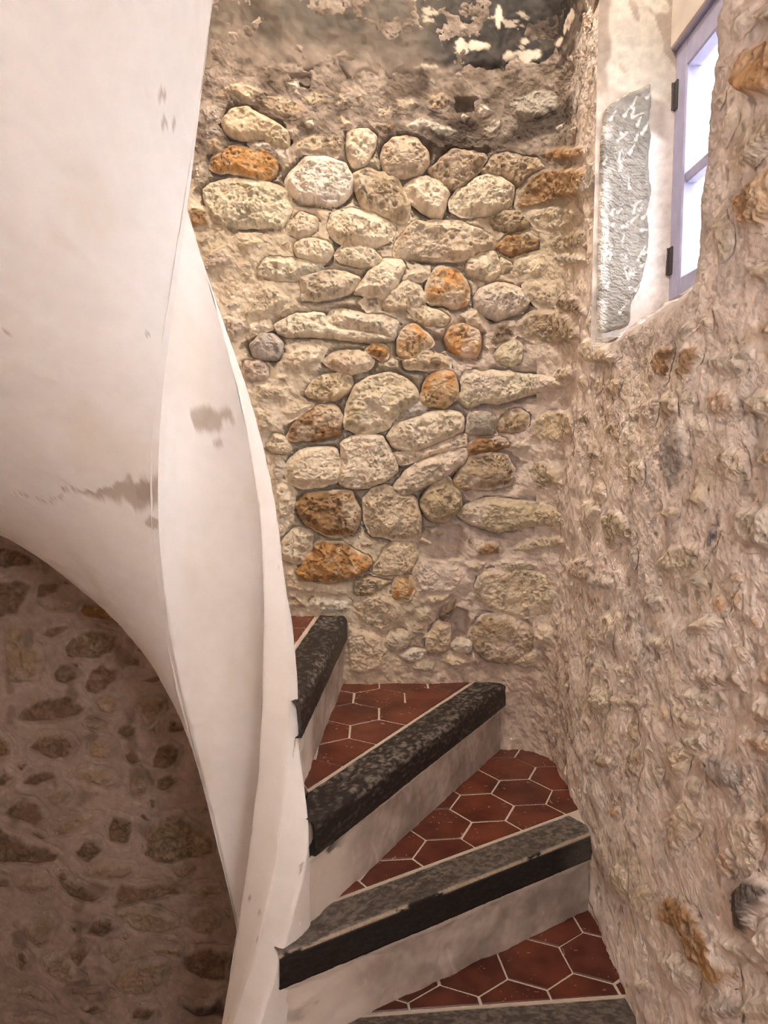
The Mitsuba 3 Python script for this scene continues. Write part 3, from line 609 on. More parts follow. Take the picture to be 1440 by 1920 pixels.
def wall_mesh(name, wall, us, zs, keep=None, extra=None, color=None):
    U, Z = np.meshgrid(us, zs, indexing='ij')
    u, z = U.ravel(), Z.ravel()
    d, p3 = mortar_depth(u, z, wall)
    d = d.reshape(U.shape)
    # mortar drawn up to, or fallen away from, the stones
    step = 0.004
    u0, z0 = us[0], zs[0]
    mask = np.zeros((int((us[-1] - u0) / step) + 2, int((zs[-1] - z0) / step) + 2), bool)
    lift = np.zeros(mask.shape)
    gx, gz = np.meshgrid(np.arange(mask.shape[0]) * step + u0, np.arange(mask.shape[1]) * step + z0, indexing='ij')
    for tone, prot, poly in STONES[wall]:
        sh = Polygon(poly).buffer(0)
        a, b, c, e = sh.bounds
        i0, i1 = max(int((a - u0) / step), 0), max(min(int((c - u0) / step) + 2, mask.shape[0]), 0)
        j0, j1 = max(int((b - z0) / step), 0), max(min(int((e - z0) / step) + 2, mask.shape[1]), 0)
        if i1 > i0 and j1 > j0:
            s = shapely.contains_xy(sh, gx[i0:i1, j0:j1], gz[i0:i1, j0:j1])
            mask[i0:i1, j0:j1] |= s
            lift[i0:i1, j0:j1][s] = prot
    dist, (ii, jj) = distance_transform_edt(~mask, return_indices=True)
    near = lift[ii, jj]
    dist = dist * step
    iu = np.clip(((U - u0) / step).round().astype(int), 0, mask.shape[0] - 1)
    iz = np.clip(((Z - z0) / step).round().astype(int), 0, mask.shape[1] - 1)
    ds, ps = dist[iu, iz], near[iu, iz]
    under = mask[iu, iz]
    if wall == 'back':
        below = sstep(0.0, 0.004, (jj[iu, iz] - iz) * step)             # under a stone the joint is open more often
        gap = sstep(0.36, 0.54, fbm(p3 * 8, 2, 41).reshape(U.shape) + 0.12 * below)
        big = sstep(0.022, 0.04, ps)
        d = d - gap * big * 0.045 * np.exp(-ds / 0.012)
        deep_in = distance_transform_edt(mask)[iu, iz] * step
        d = np.where(under & (ps >= 0.022), np.minimum(d, base_depth(u, z, wall).reshape(U.shape) - 0.010), d - 0.010 * sstep(0.008, 0.016, deep_in))
    else:
        if wall == 'left':
            d = d - 0.011 * np.exp(-ds / 0.006) * (~under)
        deep_in = distance_transform_edt(mask)[iu, iz] * step
        d = d - 0.010 * sstep(0.008, 0.016, deep_in)
    for poly, deep in HOLES.get(wall, []):
        sh = Polygon(poly)
        a, b, c, e = sh.bounds
        near_hole = (U > a - .01) & (U < c + .01) & (Z > b - .01) & (Z < e + .01)
        s = np.zeros(U.shape)
        s[near_hole] = shapely.contains_xy(sh, U[near_hole], Z[near_hole])
        d = d - deep * gaussian_filter(s, 0.8)
    if extra is not None:
        d = extra(U, Z, d)
    v = wall_point(U.ravel(), Z.ravel(), d.ravel())
    col = color(U.ravel(), Z.ravel(), p3, v)
    k = None
    if keep is not None:
        uc, zc = (U[:-1, :-1] + U[1:, 1:]) / 2, (Z[:-1, :-1] + Z[1:, 1:]) / 2
        k = keep(uc, zc)
    f = grid_faces(len(us), len(zs), k)
    put(name, (v, f), 'mortar_mat', smooth=True, color=np.clip(col, 0.01, 0.85), kind='structure')


def mottled(p3, a, b, scale=9, seed=51):
    m, n = fbm(p3 * scale, 4, seed), fbm(p3 * 75, 3, seed + 1)
    c = lerp(a, b, sstep(0.3, 0.7, m))
    return c * (0.80 + 0.42 * n)[:, None] * (0.93 + 0.14 * noise(p3 * 230, seed + 2))[:, None]


def color_right(u, z, p3, v):
    c = mottled(p3, (.65, .54, .47), (.73, .63, .56))
    c = lerp(c, (.50, .40, .27), sstep(0.58, 0.74, fbm(p3 * 13 + 5, 3, 61)) * 0.5)
    c = lerp(c, (.42, .36, .325), sstep(0.58, 0.74, fbm(p3 * 11 + 25, 3, 62)) * 0.55)
    c = lerp(c, (.20, .15, .11), sstep(0.68, 0.78, fbm(p3 * 45 + 25, 3, 63)) * 0.6)
    pit = sstep(0.62, 0.76, noise(p3 * 120, 64)) * sstep(0.52, 0.66, fbm(p3 * 10 + 60, 2, 65))
    c = lerp(c, c * 0.5, pit * 0.7)
    c = lerp(c, color_back(u, z, p3, v), sstep(-0.32, 0.05, u + 0.12 * (fbm(p3 * 8, 2, 66) - 0.5)))
    e = window_distance(u, z)
    c = lerp(c, (.40, .335, .295), (sstep(0.10, 0.02, e) * (u < WU1))[..., ] * 0.8)   # shade of the turned window edge, painted in grey
    return c


def color_back(u, z, p3, v):
    x = v[:, 0]
    c = mottled(p3, (.50, .415, .31), (.60, .51, .40))
    pink = sstep(0.02, 0.2, x + 0.15 * (fbm(p3 * 5, 2, 71) - 0.5)) * sstep(1.55, 1.2, z)
    c = lerp(c, mottled(p3, (.54, .445, .385), (.61, .515, .445)), pink)
    old = sstep(1.66, 1.86, z + 0.22 * (fbm(p3 * 8, 3, 72) - 0.5) + 0.12 * sstep(0.05, 0.3, x))
    c = lerp(c, mottled(p3, (.15, .115, .09), (.30, .245, .205), 22), old)
    low = sstep(0.62, 0.45, z + 0.1 * (fbm(p3 * 8, 3, 73) - 0.5))
    c = lerp(c, c * np.array([.86, .80, .76]), low)
    soot = sstep(0.50, 0.62, fbm(p3 * np.array([9, 16, 1]) + 3, 3, 74)) * sstep(1.78, 1.86, z) * sstep(0.0, 0.12, x)
    c = lerp(c, (.055, .04, .034), soot * 0.9)
    return c


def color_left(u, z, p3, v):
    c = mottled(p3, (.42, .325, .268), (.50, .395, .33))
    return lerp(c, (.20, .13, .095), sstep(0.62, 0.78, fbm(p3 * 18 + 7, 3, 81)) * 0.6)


def add_fillers(wall, u0, u1, z0, z1, count, rmin, rmax, prot, tones, skip=None):
    polys = [Polygon(p).buffer(0) for _, _, p in STONES[wall]]
    tree = shapely.STRtree(polys)
    r = np.random.default_rng(len(wall) * 31)
    made, tries = 0, 0
    while made < count and tries < count * 60:
        tries += 1
        u, z, rad = r.uniform(u0, u1), r.uniform(z0, z1), r.uniform(rmin, rmax)
        if skip is not None and skip(u, z):
            continue
        n = 7
        an = np.sort(r.uniform(0, 2 * math.pi, n))
        el = r.uniform(0.55, 1.0)
        poly = np.c_[u + rad * np.cos(an) * r.uniform(.8, 1.2, n), z + rad * el * np.sin(an) * r.uniform(.8, 1.2, n)]
        sh = Polygon(poly).buffer(0)
        if sh.is_empty or sh.geom_type != 'Polygon' or sh.area < rad * rad * 0.8:
            continue
        if len(tree.query(sh.buffer(0.003), predicate='intersects')):
            continue
        polys.append(sh)
        tree = shapely.STRtree(polys)
        STONES[wall].append((tones[r.integers(len(tones))], prot * r.uniform(.6, 1.3), poly))
        made += 1


def plan_x_back(x):
    return ARC + (XR - RF) - x


COLOR = {'right': color_right, 'back': color_back, 'left': color_left}
moved = [s for s in STONES['back'] if np.mean(s[2][:, 0]) < 0.1]
STONES['back'] = [s for s in STONES['back'] if np.mean(s[2][:, 0]) >= 0.1]
STONES['right'] += [(a, b * 0.6, c) for a, b, c in moved]
STONES['left'] = [(a, b * 1.7, c) for a, b, c in STONES['left']]
opening = sbox(WU0 - 0.005, WIN_Z0 - 0.01, WU1 + 0.01, WIN_Z1)
STONES['right'] = [s for s in STONES['right'] if Polygon(s[2]).buffer(0).intersection(opening).area < 0.1 * Polygon(s[2]).buffer(0).area]
for wall in STONES:
    STONES[wall] = [(t, p, soften(poly, 100 * len(wall) + i, 0.0025, 0.0055 if wall == 'back' else 0.004)) for i, (t, p, poly) in enumerate(STONES[wall])]
n_traced = {w: len(s) for w, s in STONES.items()}
Z_BAND = 1.985
add_fillers('back', plan_x_back(0.36), plan_x_back(-0.52), 0.42, Z_BAND - 0.03, 90, 0.010, 0.028, 0.012, 'bbceegwp')
add_fillers('right', -1.05, 0.10, 0.05, 2.1, 45, 0.012, 0.035, 0.008, 'ccbbgwpP', lambda u, z: window_distance(np.array([u]), np.array([z]))[0] < 0.06)
add_fillers('left', plan_x_back(-0.42), plan_x_back(-1.1), -0.55, 0.75, 40, 0.012, 0.03, 0.007, 'ddeb')

# right wall, with the window opening left out
us = np.r_[np.arange(-2.93, -1.12, 0.03), np.arange(-1.12, 0.105, RES['right'])]
zs = np.r_[np.arange(Z_FLOOR, 0.0, 0.02), np.arange(0.0, 2.2, RES['right']), np.arange(2.2, 3.31, 0.03)]
wall_mesh('wall_right', 'right', us, zs, keep=lambda u, z: window_distance(u, z) > 0.0, color=color_right)
# back wall
us = np.r_[np.arange(0.1, plan_x_back(-0.62), RES['back']), np.arange(plan_x_back(-0.62), plan_x_back(-1.16), 0.02)]
zs = np.r_[np.arange(Z_FLOOR, 0.1, 0.03), np.arange(0.1, 0.35, 0.01), np.arange(0.35, 2.22, RES['back']), np.arange(2.22, 3.31, 0.03)]
ledge = lambda u: Z_BAND + 0.012 * np.sin(u * 9) + 0.06 * (fbm(np.stack([u * 14, u * 0, u * 0 + 2], -1), 3, 91) - 0.5)


def band(U, Z, d):
    return d


wall_mesh('wall_back', 'back', us, zs, keep=lambda u, z: ~((path(u)[0] < -0.44) & (z < 0.84)), extra=band, color=color_back)
# the lower wall under the rising flight
us = np.arange(plan_x_back(-0.40), plan_x_back(-1.16), RES['left'])
zs = np.arange(Z_FLOOR - 0.02, 0.86, RES['left'])
wall_mesh('wall_left', 'left', us, zs, color=color_left)
for wall, key in (('right', 'wall_right'), ('back', 'wall_back'), ('left', 'wall_left')):
    for i, (tone, prot, poly) in enumerate(STONES[wall]):
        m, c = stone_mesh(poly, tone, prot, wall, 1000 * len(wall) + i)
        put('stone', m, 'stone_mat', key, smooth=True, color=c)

# the old plaster band above the stones, blackened by soot on the right
bu = np.arange(-0.278, plan_x_back(-0.62), 0.004)
bz = np.linspace(0, 1, 70)
U, S = np.meshgrid(bu, bz, indexing='ij')
Zb = ledge(U) * (1 - S) + 2.26 * S
p3 = np.c_[U.ravel(), Zb.ravel(), np.full(U.size, 5.0)]
dd = 0.004 + (fbm(p3 * 10, 3, 92) - 0.5) * 0.014 + (fbm(p3 * 60, 3, 93) - 0.5) * 0.006
dd = dd + base_depth(p3[:, 0], p3[:, 1], 'back')
dd = dd - 0.016 * sstep(0.16, 0.0, S.ravel() + 0.22 * (fbm(p3 * 30, 3, 90) - 0.5))
v = wall_point(p3[:, 0], p3[:, 1], dd)
c = mottled(p3, (.055, .043, .033), (.12, .095, .075), 12, 94)
c = lerp(c, (.07, .062, .05), sstep(0.5, 0.7, fbm(p3 * 20, 3, 97)) * 0.7)
x = v[:, 0]
c = lerp(c, mottled(p3, (.13, .10, .08), (.25, .20, .165), 16, 103), sstep(0.50, 0.15, S.ravel() + 0.4 * (fbm(p3 * 14, 3, 104) - 0.5)))
ub = p3[:, 0]
soot = sstep(plan_x_back(0.10), plan_x_back(0.17), ub + 0.05 * (fbm(p3 * 18, 3, 98) - 0.5)) * sstep(-0.26, -0.20, ub) * sstep(0.0, 0.03, p3[:, 1] - 2.0 - 0.35 * np.clip(0.12 - ub, 0, 1) + 0.04 * (fbm(p3 * 25, 3, 99) - 0.5))
c = lerp(c, (.022, .018, .016), soot * (0.75 + 0.25 * sstep(0.35, 0.55, fbm(p3 * 30, 3, 95))))
flake = sstep(0.70, 0.74, fbm(p3 * np.array([26, 50, 1]), 3, 96)) * sstep(0.05, 0.12, x) * sstep(0.08, 0.16, ub)
c = lerp(c, (.42, .36, .29), flake * 0.9)
for (fx, fz, fw, fh) in FLAKES:
    q = np.hypot((ub - fx) / fw, (p3[:, 1] - fz) / fh) + 0.9 * (fbm(p3 * 70, 3, 101) - 0.5)
    c = lerp(c, (.56, .48, .40), sstep(1.05, 0.85, q))
put('plaster_band', (v, grid_faces(len(bu), len(bz))), 'plaster_mat', 'wall_back', smooth=True, color=np.clip(c, .01, .8), label='soot-blackened old plaster above the stones')

# floor, ceiling and the sides that close the stairwell
def plain(name, mesh, col, **k):
    put(name, mesh, 'plaster_mat', color=np.tile(col, (len(mesh.vertices), 1)), kind='structure', **k)


plain('floor', bevel_box(-1.25, 0.72, -1.06, 2.3, Z_FLOOR - 0.08, Z_FLOOR), (.24, .12, .08))

plain('ceiling', bevel_box(-1.2, 0.7, -1.1, 2.1, 3.30, 3.36), (.6, .54, .48))
plain('wall_side', bevel_box(-1.25, -1.14, -1.1, 2.1, Z_FLOOR, 3.31), (.5, .42, .35))
plain('wall_front', bevel_box(-1.2, 0.5, -1.06, -1.0, Z_FLOOR, 3.31), (.62, .55, .48))

# the masonry behind the faced walls
rc = [bevel_box(.54, .72, -1.06, WIN_Y0 - 0.07, Z_FLOOR, 3.31), bevel_box(.54, .72, WIN_Y1 + 0.04, 2.3, Z_FLOOR, 3.31), bevel_box(.54, .72, WIN_Y0 - 0.08, WIN_Y1 + 0.05, Z_FLOOR, WIN_Z0 - 0.05), bevel_box(.54, .72, WIN_Y0 - 0.08, WIN_Y1 + 0.05, 2.52, 3.31)]
for name, m in [('wall_right', m) for m in rc] + [('wall_back', bevel_box(-1.25, .72, 2.11, 2.3, Z_FLOOR, 3.31))]:
    put('core', m, 'plaster_mat', name, color=np.tile((.5, .42, .35), (len(m.vertices), 1)))


def lamp(key, at, radius, radiance, rod_to, label):  # an unseen globe light, added for illumination
    bulb = trimesh.creation.icosphere(3, radius)
    bulb.apply_translation(at)
    labels[key] = {'label': label, 'category': 'lamp'}
    k = put('globe', bulb, None, key, smooth=True)
    scene[k]['bsdf'] = {'type': 'diffuse', 'reflectance': {'type': 'rgb', 'value': [.7, .7, .7]}}
    scene[k]['emitter'] = {'type': 'area', 'radiance': {'type': 'rgb', 'value': radiance}}
    p, q = np.array(at, float), np.array(rod_to, float)
    put('rod', trimesh.creation.cylinder(0.006, segment=[p + (q - p) * radius * 0.96 / np.linalg.norm(q - p), q], sections=10), 'iron_mat', key)


lamp('added_top_light', (0.05, 1.12, 2.85), 0.10, [12.5, 11.3, 9.6], (0.05, 1.12, 3.30), 'added unseen globe light above the stairwell')  # invented source, added to light the walls and treads from above
lamp('added_fill_light', (0.26, -0.02, 1.15), 0.11, [3.6, 3.42, 3.32], (0.47, -0.08, 1.24), 'added unseen globe light beside the viewpoint')  # unseen fill, added beside the camera to brighten soffit and right wall


# ------------------------------------------------------------------ the window in the right wall
win = 'window_1'
XF = 0.612                                             # plane of the casement
YJ = WIN_Y1
# far jamb: lime plaster with worn paint above
ju, jz = np.arange(XR - 0.008, XF + 0.05, 0.004), np.arange(WIN_Z0 - 0.03, 2.46, 0.004)
U, Z = np.meshgrid(ju, jz, indexing='ij')
p3 = np.c_[U.ravel(), Z.ravel(), np.full(U.size, 31.0)]
dy = 0.004 * (fbm(p3 * 20, 3, 111) - 0.5)
v = np.c_[p3[:, 0], YJ - 0.005 - dy, p3[:, 1]]
wht = mottled(p3, (.62, .57, .54), (.68, .63, .60), 6, 112)
old = mottled(p3, (.34, .285, .24), (.42, .36, .31), 12, 115)
pat = fbm(np.c_[p3[:, 0] * 16 + p3[:, 1] * 6, p3[:, 1] * 9, p3[:, 2]], 3, 118)
peel = sstep(0.47, 0.50, pat) * sstep(1.775, 1.79, p3[:, 1] + 0.25 * (p3[:, 0] - 0.5))
gone = sstep(1.80, 1.79, p3[:, 1]) * sstep(1.70, 1.72, p3[:, 1] + 0.5 * (p3[:, 0] - .54)) * sstep(0.61, 0.58, p3[:, 0])
c = lerp(wht, old, np.maximum(gone, np.where(p3[:, 1] > 1.79, 1 - peel * 0.999, 0)))
c = lerp(c, mottled(p3, (.50, .46, .40), (.56, .51, .45), 8, 119), peel * (p3[:, 1] > 1.76))
c = lerp(c, mottled(p3, (.30, .245, .205), (.50, .42, .36), 20, 121), sstep(XR + 0.022, XR + 0.012, p3[:, 0] + 0.02 * (fbm(p3 * 30, 2, 120) - 0.5)))
jamb = put('jamb', (v, grid_faces(len(ju), len(jz))), 'plaster_mat', 'wall_right', smooth=True, color=np.clip(c, .01, .8), label='whitewashed window jamb with peeling paint above')
# near jamb, sill and head of the recess
sill_v = []
su = np.linspace(0, 1, 40)
sy = np.arange(WIN_Y0 - 0.02, YJ + 0.006, 0.005)
A, Y = np.meshgrid(su, sy, indexing='ij')
X = XR + 0.026 + A * (XF + 0.034 - XR)
p3 = np.c_[X.ravel(), Y.ravel(), np.full(X.size, 41.0)]
Zs = WIN_Z0 - 0.012 + np.clip(X - XR, -0.02, 0.2) * 0.50 + 0.05 * (YJ - Y) + 0.016 * (fbm(p3 * 22, 3, 121).reshape(X.shape) - 0.5)
put('sill', (np.c_[X.ravel(), Y.ravel(), Zs.ravel()], grid_faces(len(su), len(sy))), 'mortar_mat', 'wall_right', smooth=True, color=np.clip(mottled(p3, (.40, .335, .285), (.60, .51, .44), 20), .01, .8))
nx, nz = np.arange(XR + 0.026, XF + 0.06, 0.006), np.arange(WIN_Z0 - 0.03, 2.46, 0.006)
U, Z = np.meshgrid(nx, nz, indexing='ij')
p3 = np.c_[U.ravel(), Z.ravel(), np.full(U.size, 51.0)]
v = np.c_[p3[:, 0], WIN_Y0 + 0.082 - 0.20 * np.clip(p3[:, 1] - WIN_Z0, 0, 0.4) + 0.035 * (fbm(p3 * 16, 3, 131) - 0.5) + 0.010 * (fbm(p3 * 70, 2, 132) - 0.5), p3[:, 1]]
put('near_jamb', (v, grid_faces(len(nx), len(nz))), 'mortar_mat', 'wall_right', smooth=True, color=np.clip(mottled(p3, (.42, .355, .31), (.58, .50, .435), 18), .01, .8))
head = bevel_box(XR - 0.02, XF + 0.08, WIN_Y0 - 0.05, YJ + 0.05, 2.44, 2.52)
put('lintel', head, 'plaster_mat', 'wall_right', color=np.tile((.45, .38, .33), (len(head.vertices), 1)))
FZ0, FZ1 = 1.338, 1.862
over = trimesh.util.concatenate([bevel_box(XF - 0.012, XF + 0.06, WIN_Y0 - 0.05, YJ + 0.03, FZ1 + 0.004, 2.46), ])
over = over.subdivide().subdivide().subdivide().subdivide()
p3 = np.array(over.vertices) * 1.0
put('panel_above_window', over, 'plaster_mat', 'wall_right', color=np.clip(mottled(p3, (.44, .385, .34), (.52, .46, .41), 14, 141), .01, .8))
# grey stone slab dressing the jamb, scored by the chisel
slab = soften(SLAB, 3, 0.0012)
sh = Polygon(slab)
ring = np.array(sh.exterior.coords)[:-1]
g = 0.0024
gx, gz = np.meshgrid(np.arange(sh.bounds[0], sh.bounds[2], g), np.arange(sh.bounds[1], sh.bounds[3], g), indexing='ij')
pts = np.c_[gx.ravel(), gz.ravel()]
pts = pts[shapely.contains_xy(sh.buffer(-g * 0.5), pts[:, 0], pts[:, 1])]
p = np.vstack([ring, pts])
t = cKDTree(np.array(shapely.segmentize(sh.exterior, 0.002).coords)).query(p)[0]
tri = Delaunay(p).simplices
cc = p[tri].mean(1)
tri = tri[shapely.contains_xy(sh, cc[:, 0], cc[:, 1])]
p3 = np.c_[p, np.full(len(p), 61.0)]
d = 0.014 * np.sqrt(np.clip(1 - (1 - np.clip(t / 0.010, 0, 1)) ** 2, 0, 1)) + 0.004 * (fbm(p3 * 18, 3, 151) - 0.5) + 0.0012 * (fbm(p3 * 120, 2, 152) - 0.5)
c = mottled(p3, (.19, .173, .152), (.26, .236, .21), 14, 153)
edge = sstep(XR + 0.03, XR + 0.012, p[:, 0]) * sstep(0.3, 0.6, fbm(p3 * 30, 2, 156))
c = lerp(c, (.64, .60, .56), edge * 0.7)
r = np.random.default_rng(5)
for k in range(75):                                     # chisel nicks, cut into the face and paler than it
    cu, cz = r.uniform(sh.bounds[0], sh.bounds[2]), r.uniform(sh.bounds[1], sh.bounds[3])
    an, ln = math.radians(r.normal(58, 22)), r.uniform(0.004, 0.013)
    a = np.clip(((p[:, 0] - cu) * math.cos(an) + (p[:, 1] - cz) * math.sin(an)) / ln, -1, 1)
    dn = np.hypot(p[:, 0] - cu - a * ln * math.cos(an), p[:, 1] - cz - a * ln * math.sin(an))
    s = sstep(0.0028, 0.0012, dn * (1 + 0.5 * a))
    d = d - s * 0.0018
    c = lerp(c, (.64, .60, .54), s * 0.75)
put('jamb_slab', (np.c_[p[:, 0], YJ - d, p[:, 1]], tri[:, ::-1]), 'stone_mat', 'wall_right', smooth=True, color=np.clip(c, .01, .8), label='grey dressed slab scored with pale chisel marks')

# casement: stiles and rails, a glazing bar, hinges, panes
SW, SD = 0.060, 0.036


def bar(name, *b, parent=win, mat='paint_mat', **k):
    return put(name, bevel_box(*b), mat, parent, **k)


labels[win] = {'kind': 'structure', 'label': 'narrow lavender painted casement window in the stone recess'}
yA, yB = WIN_Y0 + 0.0, YJ - 0.001
cs = 'casement'
bar('stile', XF, XF + SD, yB - SW, yB, FZ0, FZ1)
bar('stile', XF, XF + SD, yA, yA + SW, FZ0, FZ1)
bar('rail', XF + 0.0005, XF + SD, yA + SW - 0.002, yB - SW + 0.002, FZ0, FZ0 + 0.050)
bar('rail', XF + 0.0005, XF + SD, yA + SW - 0.002, yB - SW + 0.002, FZ1 - 0.056, FZ1)
bar('glazing_bar', XF + 0.006, XF + SD - 0.004, yA + SW - 0.002, yB - SW + 0.002, 1.577, 1.599)
bar('frame', XF - 0.008, XF + SD + 0.006, yA, yB, FZ1 + 0.0005, FZ1 + 0.016)
for z0, z1 in ((FZ0 + 0.048, 1.579), (1.597, FZ1 - 0.054)):
    bar('pane', XF + SD - 0.010, XF + SD - 0.007, yA + SW - 0.004, yB - SW + 0.004, z0, z1, mat='glass_mat')
for zc in (1.770, 1.432):
    h = [bevel_box(XF - 0.0035, XF + 0.001, yB - 0.021, yB - 0.003, zc - 0.029, zc + 0.029, 0.001)]
    cyl = trimesh.creation.cylinder(0.0042, 0.056, sections=14)
    cyl.apply_translation([XF - 0.004, yB - 0.003, zc])
    h.append(cyl)
    put('hinge', trimesh.util.concatenate(h), 'iron_mat', win, label='rusty iron hinge')

# ------------------------------------------------------------------ the spiral staircase
st = 'spiral_staircase'
labels[st] = {'label': 'winding staircase with red hexagonal tiles, black nosings and a white plastered parapet', 'category': 'staircase'}
H, NT, NW = 0.19, 0.064, 0.076                          # rise, nosing thickness, nosing width
APEX = np.array([-0.170, 1.195])
CC, RB = np.array([-0.312, 1.343]), 0.434               # centre of the well, rise of the string per radian
rb_of = PchipInterpolator(np.radians([-110, 60, 100, 140, 180, 215, 245, 275, 310, 345]), [.0875, .0875, .0916, .0948, .0934, .086, .0725, .0629, .0575, .0575])
zb_of = PchipInterpolator(np.radians([-110, 60, 100, 140, 180, 215, 245, 275, 310, 345]), [-.029, -.029, -.021, .002, .004, .004, .004, .011, .025, .025])
ri_of = PchipInterpolator(np.radians([-110, -70, -45, -20, 5, 30, 55, 80, 115, 345]), [.0846, .0846, .0839, .0852, .0888, .098, .1082, .1149, .1214, .1214])
ro_of = PchipInterpolator(np.radians([-110, -70, -45, -20, 5, 30, 55, 80, 115, 345]), [.17, .165, .158, .1440, .1370, .1380, .1480, .1554, .1664, .1664])
flare_of = PchipInterpolator(np.radians([-110, -70, -46, -27, -16, -6, 10, 40, 345]), [.06, .055, .048, .054, .036, .018, .014, 0, 0])
z_bot = lambda th: -0.526 + RB * th + zb_of(th)
z_top = lambda th: np.minimum(0.587 + RB * th, 3.2)
TH0, TH1 = math.radians(-104), math.radians(338)


def around(th, r, z):
    return np.stack([CC[0] + r * np.cos(th), CC[1] + r * np.sin(th), z + 0 * r], -1)


def spoil(v, amp=0.006, s1=7, s2=30):
    q = np.asarray(v)
    return np.stack([fbm(q * s1 + 11 * k, 3, 200 + k) - 0.5 for k in range(3)], -1) * amp + np.stack([fbm(q * s2 + 7 * k, 2, 210 + k) - 0.5 for k in range(3)], -1) * amp * 0.25


def white(v, seed=0):
    q = np.asarray(v)
    c = lerp((.68, .645, .62), (.75, .725, .71), fbm(q * 5, 3, 220 + seed))
    c = lerp(c, (.66, .60, .53), sstep(0.56, 0.72, fbm(q * np.array([14, 14, 5]), 3, 230)) * 0.5)
    return c * (0.96 + 0.08 * fbm(q * 60, 2, 240))[:, None]


def chip(c, v, spots):
    """Where the whitewash has come off: (centre, radius) in metres; the plaster under it is greyer."""
    for (x, y, z), r in spots:
        q = np.linalg.norm((v - np.array([x, y, z])), axis=1) / r + 1.3 * (fbm(v * 70, 3, 250) - 0.5)
        c = lerp(c, (.40, .335, .285), sstep(1.0, 0.9, q) * 0.85)
    return c


th = np.arange(TH0, TH1, 0.02)
# inner face of the string, from the soffit's edge to the top
s = np.linspace(0, 1, 230)
TH, S = np.meshgrid(th, s, indexing='ij')
R = rb_of(TH) * (1 - S) + ri_of(TH) * S
Z = z_bot(TH) * (1 - S) + (z_top(TH) - 0.004) * S
R = R + 0.012 * np.exp(-(S * 1.1 / 0.012) ** 2 * 0.5)      # the bottom arris is rounded
v = around(TH, R, Z).reshape(-1, 3)
v = v + spoil(v, 0.005)
c = chip(white(v), v, CHIPS_STRING)
par = put('parapet', (v, grid_faces(len(th), len(s))[:, ::-1]), 'plaster_mat', st, smooth=True, color=np.clip(c, 0, .85), label='white plastered parapet winding around the open well')
# outer face, towards the treads, flaring where it meets them
s = np.linspace(0, 1, 120)
TH, S = np.meshgrid(th, s, indexing='ij')
drop = S * 0.95
R = ro_of(TH) + flare_of(TH) * sstep(0.0, 0.045, drop) - 0.004 * sstep(0.01, 0.0, drop)
Z = z_top(TH) - drop
v = around(TH, R, Z).reshape(-1, 3)
v = v + spoil(v, 0.006)
put('outer_face', (v, grid_faces(len(th), len(s))), 'plaster_mat', par, smooth=True, color=np.clip(white(v, 1), 0, .85))
# coping
s = np.linspace(-1, 1, 25)
TH, S = np.meshgrid(th, s, indexing='ij')
M, W = (ri_of(TH) + ro_of(TH)) / 2, (ro_of(TH) - ri_of(TH)) / 2
R = M + W * np.sign(S) * (1 - (1 - np.abs(S)) ** 1.0)
Z = z_top(TH) + 0.010 * np.sqrt(np.maximum(1 - S ** 4, 0)) - 0.006
v = around(TH, R, Z).reshape(-1, 3)
v = v + spoil(v, 0.005, 9, 40)
c = lerp(white(v, 2), (.70, .62, .565), np.full(len(v), 0.45))
dots = sstep(0.86, 0.90, noise(v * 110, 260)) * sstep(0.5, 0.6, noise(v * 18, 261))
c = lerp(c, (.22, .17, .14), dots * 0.7)
put('coping', (v, grid_faces(len(th), len(s))), 'plaster_mat', par, smooth=True, color=np.clip(c, 0, .85), label='narrow rounded coping along the parapet')
# foot of the parapet
e = []
for tt in (TH0,):
    q = np.array([[0, z_bot(tt)], [0, z_top(tt)]])
    r0, r1 = float(rb_of(tt)), float(ro_of(tt) + 0.06)
    vv = np.array([around(np.array(tt), np.array(a), np.array(b)) for a, b in ((r0, z_bot(tt)), (r0, z_top(tt)), (r1 - .06, z_top(tt)), (r1, z_bot(tt)))])
    put('end_face', (vv, np.array([[0, 1, 2], [0, 2, 3]])), 'plaster_mat', par, color=np.clip(white(vv), 0, .85))

# soffit of the flight that winds up overhead
XL = -1.15


def reach(t):
    """Distance from the well's centre to the walls along the angle t."""
    dx, dy = np.cos(t), np.sin(t)
    a = np.where(dx > 0, (XR - CC[0]) / np.maximum(dx, 1e-6), (CC[0] - XL) / np.maximum(-dx, 1e-6))
    b = np.where(dy > 0, (YB - CC[1]) / np.maximum(dy, 1e-6), (CC[1] + 0.62) / np.maximum(-dy, 1e-6))
    return np.minimum(a, b) + 0.005


th2 = np.arange(math.radians(40), TH1, 0.011)
s = np.linspace(0, 1, 170) ** 1.25
TH, S = np.meshgrid(th2, s, indexing='ij')
r0 = rb_of(TH)
R = r0 + S * (reach(TH) - r0)


def soffit_z(TH, R):
    q = np.clip((R - rb_of(TH)) / 0.9, 0, 1.6)
    return z_bot(TH) + SOFFIT_RISE * (1 - np.exp(-q * 1.6)) / 0.8


